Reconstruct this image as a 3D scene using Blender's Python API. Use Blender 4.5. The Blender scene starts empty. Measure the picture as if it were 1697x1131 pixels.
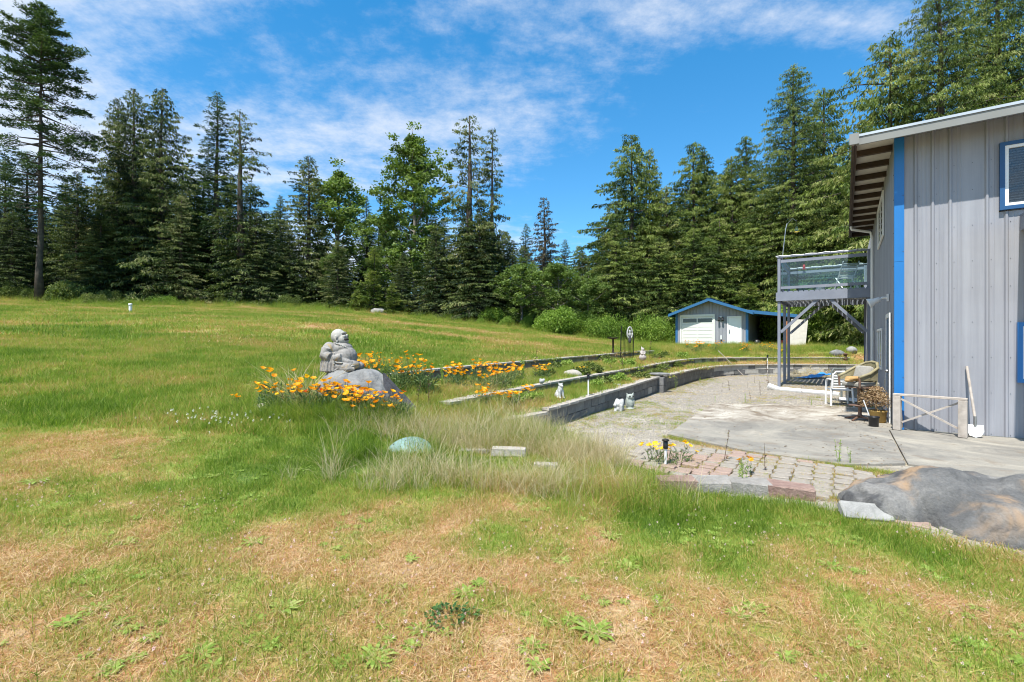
import bpy, bmesh, math, random
import numpy as np
from mathutils import Vector, Matrix, Euler
R = math.radians
rng = np.random.RandomState(7)
random.seed(7)
SC = bpy.context.scene
COL = SC.collection

# ------------------------------------------------------------------ camera, world, sun, exposure
EYE = 1.6
FPX = 800.0            # focal length in photograph pixels (1697 wide)
cd = bpy.data.cameras.new('camera'); cam = bpy.data.objects.new('camera', cd); COL.objects.link(cam)
cam.location = (0, 0, EYE); cam.rotation_euler = (R(90), 0, 0)
cd.sensor_width = 36.0; cd.lens = FPX / 1697.0 * 36.0; cd.clip_start = 0.05; cd.clip_end = 3000
SC.camera = cam

SUN_ELEV = 63.0
sun_h = Vector((0.540, 0.8417))                      # the way the light travels over the ground
W = bpy.data.worlds.new('World'); SC.world = W; W.use_nodes = True
nt = W.node_tree; nt.nodes.clear()
def N(t, ty, **kw):
    n = t.nodes.new(ty)
    for k, v in kw.items(): setattr(n, k, v)
    return n
def LK(t, a, b): t.links.new(a, b)
out = N(nt, 'ShaderNodeOutputWorld'); bg = N(nt, 'ShaderNodeBackground'); bg.inputs['Strength'].default_value = 0.10
sky = N(nt, 'ShaderNodeTexSky', sky_type='NISHITA', sun_disc=False)
sky.sun_elevation = R(SUN_ELEV)
sky.sun_rotation = math.atan2(-sun_h.x, -sun_h.y)
sky.air_density = 1.0; sky.dust_density = 0.15; sky.ozone_density = 3.2; sky.altitude = 50
# clouds: noise on a plane far above, seen by direction
tc = N(nt, 'ShaderNodeTexCoord'); sep = N(nt, 'ShaderNodeSeparateXYZ'); LK(nt, tc.outputs['Generated'], sep.inputs[0])
def M(t, op, a, b=None, c=None, clamp=False):
    n = N(t, 'ShaderNodeMath', operation=op, use_clamp=clamp)
    for i, v in enumerate((a, b, c)):
        if v is None: continue
        if isinstance(v, (int, float)): n.inputs[i].default_value = v
        else: LK(t, v, n.inputs[i])
    return n.outputs[0]
zc = M(nt, 'MAXIMUM', sep.outputs['Z'], 0.0); zd = M(nt, 'ADD', zc, 0.16)
cx = M(nt, 'DIVIDE', sep.outputs['X'], zd); cy = M(nt, 'DIVIDE', sep.outputs['Y'], zd)
comb = N(nt, 'ShaderNodeCombineXYZ'); LK(nt, cx, comb.inputs[0]); LK(nt, cy, comb.inputs[1])
mp = N(nt, 'ShaderNodeMapping'); mp.inputs['Rotation'].default_value = (0, 0, R(-38)); mp.inputs['Scale'].default_value = (0.62, 1.25, 1); mp.inputs['Location'].default_value = (3.1, 1.7, 0)
LK(nt, comb.outputs[0], mp.inputs[0])
n1 = N(nt, 'ShaderNodeTexNoise'); n1.inputs['Scale'].default_value = 1.1; n1.inputs['Detail'].default_value = 9; n1.inputs['Roughness'].default_value = 0.58; n1.inputs['Distortion'].default_value = 0.35
n2 = N(nt, 'ShaderNodeTexNoise'); n2.inputs['Scale'].default_value = 8.5; n2.inputs['Detail'].default_value = 9; n2.inputs['Roughness'].default_value = 0.68
LK(nt, mp.outputs[0], n1.inputs['Vector']); LK(nt, comb.outputs[0], n2.inputs['Vector'])
sm = M(nt, 'ADD', M(nt, 'MULTIPLY', n1.outputs['Fac'], 0.74), M(nt, 'MULTIPLY', n2.outputs['Fac'], 0.26))
# a broad bank of cloud to the west (left), clearer to the east, small puffs high up
bias = M(nt, 'MULTIPLY', M(nt, 'ADD', cx, 0.15), -0.10)
bias = M(nt, 'MAXIMUM', M(nt, 'MINIMUM', bias, 0.11), -0.07)
# thicker again towards the zenith
hb = M(nt, 'MULTIPLY', M(nt, 'MAXIMUM', M(nt, 'SUBTRACT', zc, 0.40), 0.0), 0.10)
cl = M(nt, 'ADD', M(nt, 'ADD', sm, bias), hb)
mr = N(nt, 'ShaderNodeMapRange', interpolation_type='SMOOTHSTEP'); LK(nt, cl, mr.inputs[0])
mr.inputs['From Min'].default_value = 0.455; mr.inputs['From Max'].default_value = 0.69; mr.inputs['To Max'].default_value = 0.80
tint = N(nt, 'ShaderNodeMix', data_type='RGBA', blend_type='MULTIPLY'); tint.inputs[0].default_value = 1.0
LK(nt, sky.outputs[0], tint.inputs[6])
tr_ = N(nt, 'ShaderNodeValToRGB'); tr_.color_ramp.elements[0].position = 0.02; tr_.color_ramp.elements[0].color = (.52, .76, .86, 1); tr_.color_ramp.elements[1].position = 0.62; tr_.color_ramp.elements[1].color = (.18, .84, 1.06, 1)
LK(nt, zc, tr_.inputs[0]); ts_ = N(nt, 'ShaderNodeVectorMath', operation='SCALE'); ts_.inputs['Scale'].default_value = 1.42; LK(nt, tr_.outputs[0], ts_.inputs[0]); LK(nt, ts_.outputs[0], tint.inputs[7])
mixc = N(nt, 'ShaderNodeMix', data_type='RGBA'); LK(nt, mr.outputs[0], mixc.inputs[0]); LK(nt, tint.outputs[2], mixc.inputs[6])
mixc.inputs[7].default_value = (6.0, 6.25, 6.7, 1)
LK(nt, mixc.outputs[2], bg.inputs['Color']); LK(nt, bg.outputs[0], out.inputs[0])

ld = bpy.data.lights.new('sun', 'SUN'); ld.energy = 5.0; ld.angle = R(0.53); ld.color = (1.0, 0.96, 0.89)
so = bpy.data.objects.new('sun', ld); COL.objects.link(so)
ce = math.cos(R(SUN_ELEV)); sh = sun_h.normalized()
so.rotation_euler = Vector((sh.x*ce, sh.y*ce, -math.sin(R(SUN_ELEV)))).to_track_quat('-Z', 'Y').to_euler()
so.location = (-10, -20, 40)
vs = SC.view_settings; vs.view_transform = 'Standard'; vs.look = 'None'; vs.exposure = 0.72; vs.gamma = 1; vs.use_curve_mapping = False
SC.render.engine = 'CYCLES'
SC.cycles.filter_width = 1.05; SC.cycles.max_bounces = 6; SC.cycles.transparent_max_bounces = 8; SC.cycles.transmission_bounces = 5

# ------------------------------------------------------------------ small helpers
def tag(o, label=None, cat=None, group=None, kind=None):
    if label: o['label'] = label
    if cat: o['category'] = cat
    if group: o['group'] = group
    if kind: o['kind'] = kind
    return o
def empty(name, loc=(0, 0, 0), rz=0.0, label=None, cat=None, group=None, kind=None):
    o = bpy.data.objects.new(name, None); COL.objects.link(o); o.location = loc; o.rotation_euler = (0, 0, rz)
    o.empty_display_size = 0.2
    return tag(o, label, cat, group, kind)
def link(name, me, parent=None, loc=None, rot=None, scale=None):
    o = bpy.data.objects.new(name, me); COL.objects.link(o)
    if parent is not None: o.parent = parent
    if loc is not None: o.location = loc
    if rot is not None: o.rotation_euler = rot
    if scale is not None: o.scale = scale
    return o
def copy_tree(o, parent=None):
    c = o.copy(); COL.objects.link(c); c.parent = parent
    for ch in o.children: copy_tree(ch, c)
    return c
class MB:
    """collects verts and faces of ONE mesh"""
    def __init__(s): s.v = []; s.f = []; s.mi = []; s.cur = 0
    def add(s, V, F, Mx=None):
        b = len(s.v)
        for p in V: s.v.append(tuple(Mx @ Vector(p)) if Mx is not None else tuple(p))
        for q in F: s.f.append(tuple(b+i for i in q)); s.mi.append(s.cur)
        return s
    def box(s, x0, x1, y0, y1, z0, z1, Mx=None):
        V = [(x0,y0,z0),(x1,y0,z0),(x1,y1,z0),(x0,y1,z0),(x0,y0,z1),(x1,y0,z1),(x1,y1,z1),(x0,y1,z1)]
        return s.add(V, [(0,3,2,1),(4,5,6,7),(0,1,5,4),(1,2,6,5),(2,3,7,6),(3,0,4,7)], Mx)
    def bar(s, a, b, w, h=None, up=(0,0,1)):
        """a rectangular beam from a to b, w wide, h high"""
        a = Vector(a); b = Vector(b); h = w if h is None else h
        d = (b-a).normalized(); u = Vector(up)
        if abs(d.dot(u)) > 0.98: u = Vector((1, 0, 0))
        x = d.cross(u).normalized(); z = x.cross(d).normalized()
        V = [a + x*sx*w/2 + z*sz*h/2 for sx, sz in ((-1,-1),(1,-1),(1,1),(-1,1))] + [b + x*sx*w/2 + z*sz*h/2 for sx, sz in ((-1,-1),(1,-1),(1,1),(-1,1))]
        return s.add(V, [(0,3,2,1)[::-1],(4,5,6,7)[::-1],(0,1,5,4)[::-1],(1,2,6,5)[::-1],(2,3,7,6)[::-1],(3,0,4,7)[::-1]])
    def tube(s, pts, rad, n=8, cap=True):
        pts = [Vector(p) for p in pts]
        if isinstance(rad, (int, float)): rad = [rad]*len(pts)
        b = len(s.v); prev = None
        for i, p in enumerate(pts):
            d = (pts[min(i+1, len(pts)-1)] - pts[max(i-1, 0)])
            d = d.normalized() if d.length > 1e-9 else Vector((0,0,1))
            if prev is None:
                u = Vector((0,0,1)) if abs(d.z) < 0.9 else Vector((1,0,0))
                x = d.cross(u).normalized()
            else:
                x = (prev - d*prev.dot(d)); x = x.normalized() if x.length > 1e-6 else d.orthogonal().normalized()
            prev = x; y = d.cross(x)
            for k in range(n):
                a = 2*math.pi*k/n; s.v.append(tuple(p + (x*math.cos(a)+y*math.sin(a))*rad[i]))
        for i in range(len(pts)-1):
            for k in range(n):
                k2 = (k+1) % n
                s.f.append((b+i*n+k, b+i*n+k2, b+(i+1)*n+k2, b+(i+1)*n+k)); s.mi.append(s.cur)
        if cap:
            s.f.append(tuple(b+k for k in range(n))[::-1]); s.mi.append(s.cur)
            s.f.append(tuple(b+(len(pts)-1)*n+k for k in range(n))); s.mi.append(s.cur)
        return s
    def lathe(s, prof, n=16, c=(0,0,0), squash=1.0):
        b = len(s.v)
        for r, z in prof:
            for k in range(n):
                a = 2*math.pi*k/n; s.v.append((c[0]+r*math.cos(a), c[1]+r*math.sin(a)*squash, c[2]+z))
        for i in range(len(prof)-1):
            for k in range(n):
                k2 = (k+1) % n
                s.f.append((b+i*n+k, b+i*n+k2, b+(i+1)*n+k2, b+(i+1)*n+k)); s.mi.append(s.cur)
        s.f.append(tuple(b+k for k in range(n))[::-1]); s.mi.append(s.cur)
        s.f.append(tuple(b+(len(prof)-1)*n+k for k in range(n))); s.mi.append(s.cur)
        return s
    def ball(s, c, r, seg=10, ring=7, Mx=None):
        if isinstance(r, (int, float)): r = (r, r, r)
        V = [(0,0,-1)]; F = []
        for i in range(1, ring):
            t = math.pi*i/ring - math.pi/2
            for k in range(seg):
                a = 2*math.pi*k/seg; V.append((math.cos(t)*math.cos(a), math.cos(t)*math.sin(a), math.sin(t)))
        V.append((0,0,1)); top = len(V)-1
        for k in range(seg): F.append((0, 1+(k+1) % seg, 1+k))
        for i in range(ring-2):
            for k in range(seg):
                a = 1+i*seg+k; b2 = 1+i*seg+(k+1) % seg; F.append((a, b2, b2+seg, a+seg))
        for k in range(seg): F.append((top, 1+(ring-2)*seg+k, 1+(ring-2)*seg+(k+1) % seg))
        V = [Vector((p[0]*r[0], p[1]*r[1], p[2]*r[2])) for p in V]
        if Mx is not None: V = [Mx @ p for p in V]
        V = [p + Vector(c) for p in V]
        return s.add(V, F)
    def mesh(s, name, mats, smooth=False):
        me = bpy.data.meshes.new(name); me.from_pydata(s.v, [], s.f)
        for m in (mats if isinstance(mats, (list, tuple)) else [mats]): me.materials.append(m)
        if isinstance(mats, (list, tuple)): me.polygons.foreach_set('material_index', s.mi)
        if smooth: me.polygons.foreach_set('use_smooth', [True]*len(me.polygons))
        me.update(); return me
    def build(s, name, mats, parent=None, smooth=False, loc=None, rot=None):
        return link(name, s.mesh(name, mats, smooth), parent, loc, rot)
def bevel(me, w=0.004, seg=1):
    bm = bmesh.new(); bm.from_mesh(me)
    bmesh.ops.bevel(bm, geom=list(bm.edges), offset=w, segments=seg, affect='EDGES', profile=0.5)
    bm.to_mesh(me); bm.free(); me.update(); return me
def box_part(name, x0, x1, y0, y1, z0, z1, mat, parent, bv=0.0):
    me = MB().box(x0, x1, y0, y1, z0, z1).mesh(name, mat)
    if bv: bevel(me, bv)
    return link(name, me, parent)
def quads_mesh(name, V, mat, tone=None, smooth=False):
    """V (n,4,3): n loose quads"""
    n = len(V); me = bpy.data.meshes.new(name)
    me.vertices.add(n*4); me.vertices.foreach_set('co', np.ascontiguousarray(V, dtype=np.float32).ravel())
    me.loops.add(n*4); me.loops.foreach_set('vertex_index', np.arange(n*4, dtype=np.int32))
    me.polygons.add(n); me.polygons.foreach_set('loop_start', np.arange(n, dtype=np.int32)*4)
    me.polygons.foreach_set('loop_total', np.full(n, 4, dtype=np.int32))
    me.materials.append(mat)
    if smooth: me.polygons.foreach_set('use_smooth', np.ones(n, dtype=bool))
    me.update(calc_edges=True)
    if tone is not None:
        a = me.attributes.new('tone', 'FLOAT', 'FACE'); a.data.foreach_set('value', np.asarray(tone, dtype=np.float32))
    me.validate(); return me

# ------------------------------------------------------------------ value noise
_tab = np.random.RandomState(11).rand(512, 512)
def vn(x, y, s=1.0, seed=0):
    x = np.asarray(x, float)*s + 37.3*seed + 100; y = np.asarray(y, float)*s + 91.7*seed + 100
    xi = np.floor(x).astype(int); yi = np.floor(y).astype(int); fx = x-xi; fy = y-yi
    fx = fx*fx*(3-2*fx); fy = fy*fy*(3-2*fy)
    a = _tab[xi % 512, yi % 512]; b = _tab[(xi+1) % 512, yi % 512]; c = _tab[xi % 512, (yi+1) % 512]; d = _tab[(xi+1) % 512, (yi+1) % 512]
    return (a*(1-fx)+b*fx)*(1-fy) + (c*(1-fx)+d*fx)*fy
def fbm(x, y, s=1.0, o=4, seed=0):
    t = 0; amp = 1; tot = 0
    for i in range(o):
        t = t + amp*vn(x, y, s*2**i, seed+i); tot += amp; amp *= 0.5
    return t/tot
def sstep(a, b, x):
    t = np.clip((np.asarray(x, float)-a)/(b-a), 0, 1); return t*t*(3-2*t)

# ------------------------------------------------------------------ the lie of the land
CTRL = np.array([
 (0,0,.04),(0,-6,.04),(6,-6,-.02),(-8,-6,.3),(3,2,0),(1.5,4,.0),(4,3.2,-.02),(8,2,-.02),(2,5.4,0),(-3,3,.12),(-8,3,.32),(0.4,6.2,.06),(-1.2,6.4,.18),(-3,8.0,.5),(-5,6,.35),
 (0.3,8.0,.2),(-1,8.6,.5),(-2.2,10.6,.9),(-6,10,.85),(-12,12,1.3),(-20,25,2.85),(-10,25,2.6),(-35,45,5.0),(-20,48,4.9),(-8,50,3.95),(0,48,3.0),(-4,30,2.3),(5,45,2.3),
 (-.6,14.5,1.0),(0.9,17.5,1.03),(3.5,21.8,1.05),(6.5,26.2,1.12),(9,28,1.05),(10,34,1.27),(16,34,1.27),(22,34,1.27),(10,46,1.5),(20,50,1.6),(-3,20,1.5),(20,26,1.0),(14,28,1.05),
 (-60,50,6.5),(-60,10,3.5),(-30,5,1.6),(40,50,1.6),(40,10,0.3),(-40,80,7),(0,80,3.5),(40,80,2)], float)
def _k(d2): return 0.5*d2*np.log(d2+1e-9)
def _fit():
    P = CTRL[:, :2]/10; n = len(P); d2 = ((P[:, None]-P[None])**2).sum(-1)
    A = np.zeros((n+3, n+3)); A[:n, :n] = _k(d2) + np.eye(n)*0.002; A[:n, n] = 1; A[:n, n+1:] = P; A[n, :n] = 1; A[n+1:, :n] = P.T
    return np.linalg.solve(A, np.concatenate([CTRL[:, 2], [0, 0, 0]]))
_W = _fit()
def tps(x, y):
    x = np.clip(np.asarray(x, float), -70, 60); y = np.clip(np.asarray(y, float), -12, 90)
    sh_ = x.shape; q = np.stack([x.ravel(), y.ravel()], 1)/10; o = np.empty(len(q)); P = CTRL[:, :2]/10; n = len(P)
    for i in range(0, len(q), 20000):
        b = q[i:i+20000]; d2 = ((b[:, None]-P[None])**2).sum(-1); o[i:i+20000] = _k(d2) @ _W[:n] + _W[n] + b @ _W[n+1:]
    return o.reshape(sh_)
WALL1 = [(0.0,8.05),(.76,8.9),(1.66,10.4),(2.73,12.0),(4.6,15.06),(5.97,17.07),(7.5,19.5),(9.3,21.7),(11.2,22.8),(13.2,23.1),(17.5,22.7)]
WALL2 = [(-1.0,8.45),(-.48,9.2),(.91,11.4),(3.7,15.6),(7.0,20.5),(8.8,22.9),(10.6,24.4),(12.6,25.1),(15.1,25.4),(18.2,25.2)]
Z2 = [.55,.58,.63,.69,.78,.79,.77,.75,.75,.75]
WALL3 = [(-2.5,10.1),(-1.77,11.3),(-.21,14.05),(1.22,16.5),(3.9,20.9),(6.5,24.9),(7.9,25.9)]
Z3 = [.92,.95,.97,.99,1.02,1.09,1.10]
def offset_line(P, d):
    P = np.array(P, float); t = np.gradient(P, axis=0); t /= np.linalg.norm(t, axis=1)[:, None]
    return [tuple(p) for p in P+np.stack([-t[:, 1], t[:, 0]], 1)*d]
W1O, W2O, W3O = offset_line(WALL1, .11), offset_line(WALL2, .11), offset_line(WALL3, .11)
EDGE = [(0.15,8.1),(.75,7.3),(1.25,6.5),(1.75,5.35),(2.6,4.75),(3.1,4.35),(3.75,3.55),(5.0,2.6),(8,0.5),(30,-3)]
POLY_A = EDGE[::-1] + W1O + [(30, 22.8)]
POLY_B = W1O + [(30, 22.8), (30, 25.3)] + W2O[::-1]
POLY_C = W2O + [(30, 25.3), (30, 26.3), (12.2, 26.2), (9.5, 25.9)] + W3O[::-1]
def inpoly(x, y, P):
    x = np.asarray(x, float); y = np.asarray(y, float); c = np.zeros(x.shape, bool); n = len(P)
    for i in range(n):
        x0, y0 = P[i]; x1, y1 = P[(i+1) % n]
        if y0 == y1: continue
        m = ((y0 > y) != (y1 > y)) & (x < (x1-x0)*(y-y0)/(y1-y0)+x0); c ^= m
    return c
def along(x, y): return x*0.53 + y*0.85
def Hf(x, y):
    x = np.asarray(x, float); y = np.asarray(y, float)
    z = tps(x, y)
    z = z + (fbm(x, y, 0.5, 3, 5)-.5)*0.10*sstep(2, 9, np.hypot(x, y)) + (fbm(x, y, 1.6, 3, 9)-.5)*0.05
    A = inpoly(x, y, POLY_A); B = inpoly(x, y, POLY_B) & ~A; C = inpoly(x, y, POLY_C) & ~A & ~B
    wt = sstep(0.0, 1.0, along(x, y)-along(-.2, 8.1)); wt2 = sstep(0, 1.0, along(x, y)-along(-1.6, 9.2))
    z = np.where(A, (vn(x, y, 1.1, 3)-.5)*0.025, z)
    z = np.where(B, z*(1-wt)+wt*(.36+.006*y+(vn(x, y, 1.7, 4)-.5)*.05), z)
    z = np.where(C, z*(1-wt2)+wt2*(.49+.0125*y+(vn(x, y, 1.3, 4)-.5)*.06), z)
    return z
def H(x, y): return float(Hf(np.array([x]), np.array([y]))[0])
def at(px, Y): return (px-848.5)/FPX*Y            # world x of a photograph column at depth Y
def zat(py, Y): return EYE + (565.5-py)/FPX*Y
# ------------------------------------------------------------------ materials
def newmat(name):
    m = bpy.data.materials.new(name); m.use_nodes = True; t = m.node_tree; t.nodes.clear()
    o = N(t, 'ShaderNodeOutputMaterial'); b = N(t, 'ShaderNodeBsdfPrincipled'); LK(t, b.outputs[0], o.inputs[0])
    return m, t, b, o
def noise(t, scale, detail=4, rough=.55, obj=True, vec=None, dist=0.0):
    n = N(t, 'ShaderNodeTexNoise'); n.inputs['Scale'].default_value = scale; n.inputs['Detail'].default_value = detail
    n.inputs['Roughness'].default_value = rough; n.inputs['Distortion'].default_value = dist
    if vec is None: c = N(t, 'ShaderNodeTexCoord'); vec = c.outputs['Object']
    LK(t, vec, n.inputs['Vector']); return n.outputs['Fac']
def ramp(t, fac, stops):
    r = N(t, 'ShaderNodeValToRGB'); e = r.color_ramp.elements
    while len(e) < len(stops): e.new(0.5)
    for i, (p, c) in enumerate(stops): e[i].position = p; e[i].color = (c[0], c[1], c[2], 1)
    LK(t, fac, r.inputs[0]); return r.outputs[0]
def mix(t, f, a, b, mode='MIX'):
    m = N(t, 'ShaderNodeMix', data_type='RGBA', blend_type=mode)
    for i, v in ((0, f), (6, a), (7, b)):
        if isinstance(v, (int, float)): m.inputs[i].default_value = v
        elif isinstance(v, tuple): m.inputs[i].default_value = (v[0], v[1], v[2], 1)
        else: LK(t, v, m.inputs[i])
    return m.outputs[2]
def bump(t, b, h, strength=.3, dist=.01):
    n = N(t, 'ShaderNodeBump'); n.inputs['Strength'].default_value = strength; n.inputs['Distance'].default_value = dist
    LK(t, h, n.inputs['Height']); LK(t, n.outputs[0], b.inputs['Normal'])
def plain(name, col, rough=.6, metal=0.0, var=.12, scale=8.0, bmp=.1, dirt=None, dirt_amt=.35):
    """a painted or raw surface: base colour with blotches, optional dirt colour in noise shapes, fine bump"""
    m, t, b, o = newmat(name)
    f = noise(t, scale, 6)
    lo = tuple(c*(1-var) for c in col); hi = tuple(min(1, c*(1+var)) for c in col)
    c = ramp(t, f, [(.3, lo), (.7, hi)])
    if dirt:
        g = noise(t, scale*.45, 8, .65); mrn = N(t, 'ShaderNodeMapRange'); LK(t, g, mrn.inputs[0])
        mrn.inputs['From Min'].default_value = .5; mrn.inputs['From Max'].default_value = .72; mrn.inputs['To Max'].default_value = dirt_amt
        c = mix(t, mrn.outputs[0], c, dirt)
    LK(t, c, b.inputs['Base Color']); b.inputs['Roughness'].default_value = rough; b.inputs['Metallic'].default_value = metal
    if bmp: bump(t, b, noise(t, scale*7, 5, .6), bmp, .01)
    return m
MT = {}
MT['grey_steel'] = plain('painted_grey_steel', (.295,.30,.33), .45, 0, .04, 1.2, .03, (.25,.25,.26), .25)
def streaked(m):
    t = m.node_tree; b = next(n for n in t.nodes if n.type == 'BSDF_PRINCIPLED'); src = b.inputs['Base Color'].links[0].from_socket
    c = N(t, 'ShaderNodeTexCoord'); mp = N(t, 'ShaderNodeMapping'); mp.inputs['Scale'].default_value = (9, 9, .35); LK(t, c.outputs['Object'], mp.inputs[0])
    f = noise(t, 1.0, 7, .65, vec=mp.outputs[0]); g = noise(t, .7, 6, .6)
    c2 = mix(t, 1.0, src, ramp(t, f, [(.35,(.86,.86,.86)),(.65,(1.06,1.06,1.05))]), 'MULTIPLY'); c2 = mix(t, 1.0, c2, ramp(t, g, [(.35,(.93,.93,.94)),(.65,(1.04,1.04,1.03))]), 'MULTIPLY'); LK(t, c2, b.inputs['Base Color'])
streaked(MT['grey_steel'])
MT['blue_trim'] = plain('blue_trim_paint', (.014,.16,.44), .42, 0, .06, 2, .03)
MT['blue_dark'] = plain('blue_frame_paint', (.013,.075,.19), .45, 0, .06, 2, .03)
MT['blue_shed'] = plain('weathered_blue_trim', (.025,.125,.27), .5, 0, .1, 2, .03)
MT['deck_grey'] = plain('deck_grey_paint', (.20,.22,.27), .55, 0, .08, 3, .12, (.30,.30,.31), .3)
MT['white_vinyl'] = plain('white_vinyl', (.78,.78,.76), .4, 0, .04, 3, .02, (.55,.53,.48), .2)
MT['white_door'] = plain('white_door_paint', (.80,.80,.78), .45, 0, .03, 3, .02)
MT['cream_door'] = plain('cream_door_paint', (.68,.68,.62), .5, 0, .03, 3, .02)
MT['brown_wood'] = plain('dark_brown_timber', (.055,.035,.022), .8, 0, .25, 5, .3)
MT['soffit'] = plain('pale_soffit_sheet', (.50,.47,.40), .7, 0, .1, 4, .1, (.3,.27,.22), .4)
MT['fascia'] = plain('weathered_fascia_steel', (.22,.225,.21), .5, .1, .08, 2, .05, (.22,.21,.18), .4)
MT['roof'] = plain('galvanised_roofing', (.52,.55,.56), .38, .5, .08, 2, .05)
MT['black_metal'] = plain('black_iron', (.02,.018,.016), .55, .4, .3, 12, .2, (.09,.04,.02), .5)
MT['dark'] = plain('dark_interior', (.012,.013,.016), .8)
MT['black_plastic'] = plain('black_plastic', (.015,.015,.017), .35)
MT['screw'] = plain('screw_heads', (.10,.10,.11), .4, .5)
MT['white_plastic'] = plain('white_plastic', (.74,.74,.73), .4, 0, .05, 8, .03, (.5,.47,.40), .35)
MT['tan_wood'] = plain('weathered_grey_timber', (.42,.37,.32), .8, 0, .18, 9, .4, (.22,.17,.13), .5)
MT['plain_metal'] = plain('bare_metal', (.42,.42,.41), .35, .8, .1, 6, .1)
MT['brown_metal'] = plain('brown_enamel_metal', (.17,.10,.07), .5, .2, .2, 7, .15, (.30,.2,.12), .4)
MT['cushion'] = plain('faded_grey_cushion', (.30,.285,.25), .9, 0, .15, 11, .5, (.22,.20,.17), .6)
MT['olive_vinyl'] = plain('faded_olive_vinyl', (.24,.205,.11), .65, 0, .25, 9, .3, (.42,.38,.26), .5)
MT['green_plastic'] = plain('grey_green_plastic', (.15,.17,.16), .45, 0, .1, 8, .05)
MT['blue_tarp'] = plain('blue_tarp', (.03,.22,.55), .45, 0, .15, 8, .3)
MT['red'] = plain('red_plastic', (.45,.02,.015), .35)
MT['yellow'] = plain('yellow_plastic', (.65,.45,.02), .35)
MT['terracotta'] = plain('ochre_basket', (.42,.27,.08), .75, 0, .2, 14, .4)
MT['board'] = plain('pale_board', (.55,.52,.45), .8, 0, .1, 3, .2, (.35,.28,.2), .5)
MT['twig'] = plain('dry_twigs', (.30,.19,.10), .85, 0, .35, 30, .2)
MT['bark'] = plain('bark', (.060,.045,.034), .9, 0, .35, 3, .6, (.16,.14,.11), .5)
MT['pale_bark'] = plain('alder_bark', (.19,.17,.14), .9, 0, .3, 3, .5)
MT['copper'] = plain('verdigris_plate', (.20,.31,.29), .6, .15, .2, 14, .2, (.05,.08,.075), .8)

def stone(name, stops, scale=2.5, rough=.85, bmp=.5, stain=None, stain_scale=1.2):
    m, t, b, o = newmat(name)
    f = noise(t, scale, 9, .65, dist=.4); c = ramp(t, f, stops)
    sp = noise(t, scale*22, 3, .7); c = mix(t, .35, c, ramp(t, sp, [(.35, (.25,.25,.25)), (.65, (1,1,1))]), 'MULTIPLY')
    if stain:
        for i, (col, lo, hi) in enumerate(stain):
            g = noise(t, stain_scale*(1+i*.7), 5, .6, dist=.8); mm = N(t, 'ShaderNodeMapRange', interpolation_type='SMOOTHSTEP'); LK(t, g, mm.inputs[0])
            mm.inputs['From Min'].default_value = lo; mm.inputs['From Max'].default_value = hi; mm.inputs['To Max'].default_value = .85
            c = mix(t, mm.outputs[0], c, col)
    LK(t, c, b.inputs['Base Color']); b.inputs['Roughness'].default_value = rough
    bump(t, b, noise(t, scale*6, 9, .7), bmp, .03); return m
MT['block'] = stone('sunlit_concrete_block', [(.3,(.40,.385,.35)),(.7,(.56,.54,.50))], 4, stain=[((.25,.24,.22),.58,.75)], stain_scale=1.5)  # pale block: brightness of the sunlit far wall put into its colour
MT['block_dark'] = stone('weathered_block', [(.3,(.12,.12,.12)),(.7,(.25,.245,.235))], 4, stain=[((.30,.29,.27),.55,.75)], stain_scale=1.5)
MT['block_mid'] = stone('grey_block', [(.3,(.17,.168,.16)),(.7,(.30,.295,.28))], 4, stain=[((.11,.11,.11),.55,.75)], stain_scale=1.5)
MT['cap'] = stone('cap_block', [(.3,(.36,.32,.27)),(.7,(.50,.46,.40))], 4, stain=[((.33,.18,.14),.56,.72)], stain_scale=1.2)
MT['paver_grey'] = stone('grey_paver', [(.3,(.25,.22,.18)),(.7,(.41,.365,.31))], 8, bmp=.4)
MT['paver_pink'] = stone('pink_paver', [(.3,(.29,.20,.16)),(.7,(.42,.31,.25))], 8, bmp=.4)
MT['edge_pink'] = stone('pink_split_block', [(.3,(.27,.16,.13)),(.7,(.46,.32,.26))], 8, bmp=1.0)
MT['edge_grey'] = stone('grey_split_block', [(.3,(.27,.25,.22)),(.7,(.45,.42,.38))], 8, bmp=1.0)
MT['granite'] = stone('pale_granite', [(.3,(.22,.215,.20)),(.7,(.38,.37,.345))], 10, bmp=.4)
MT['boulder'] = stone('grey_boulder', [(.3,(.075,.075,.075)),(.5,(.15,.147,.14)),(.70,(.30,.285,.26))], 2.2, stain=[((.36,.235,.13),.47,.63),((.045,.045,.047),.55,.65)], stain_scale=1.1, bmp=1.0)
MT['rock'] = stone('grey_rock', [(.3,(.13,.13,.125)),(.7,(.29,.29,.28))], 5, bmp=.6)
MT['slate'] = stone('dark_slate', [(.3,(.03,.03,.035)),(.7,(.10,.10,.11))], 5, bmp=.5)
MT['buddha'] = stone('carved_stone', [(.3,(.20,.185,.17)),(.7,(.40,.375,.34))], 9, bmp=.35, stain=[((.40,.27,.10),.60,.70),((.10,.095,.09),.60,.75)], stain_scale=5)
MT['buddha_head'] = stone('pale_carved_stone', [(.3,(.36,.34,.30)),(.7,(.50,.48,.43))], 9, bmp=.3)
MT['recess'] = plain('dirt_and_recess_shade', (.05,.045,.04), .9)  # dirt plus the shade of carved hollows, put into a dark colour
MT['white_statue'] = stone('chalky_statue', [(.35,(.36,.36,.34)),(.65,(.60,.60,.57))], 12, bmp=.3, stain=[((.25,.27,.22),.58,.7)], stain_scale=9)
MT['pink_statue'] = stone('pinkish_statue', [(.35,(.38,.33,.31)),(.65,(.52,.47,.44))], 12, bmp=.3)
MT['green_stone'] = stone('greenish_stone', [(.3,(.26,.29,.25)),(.7,(.45,.48,.43))], 11, bmp=.4)
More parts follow.
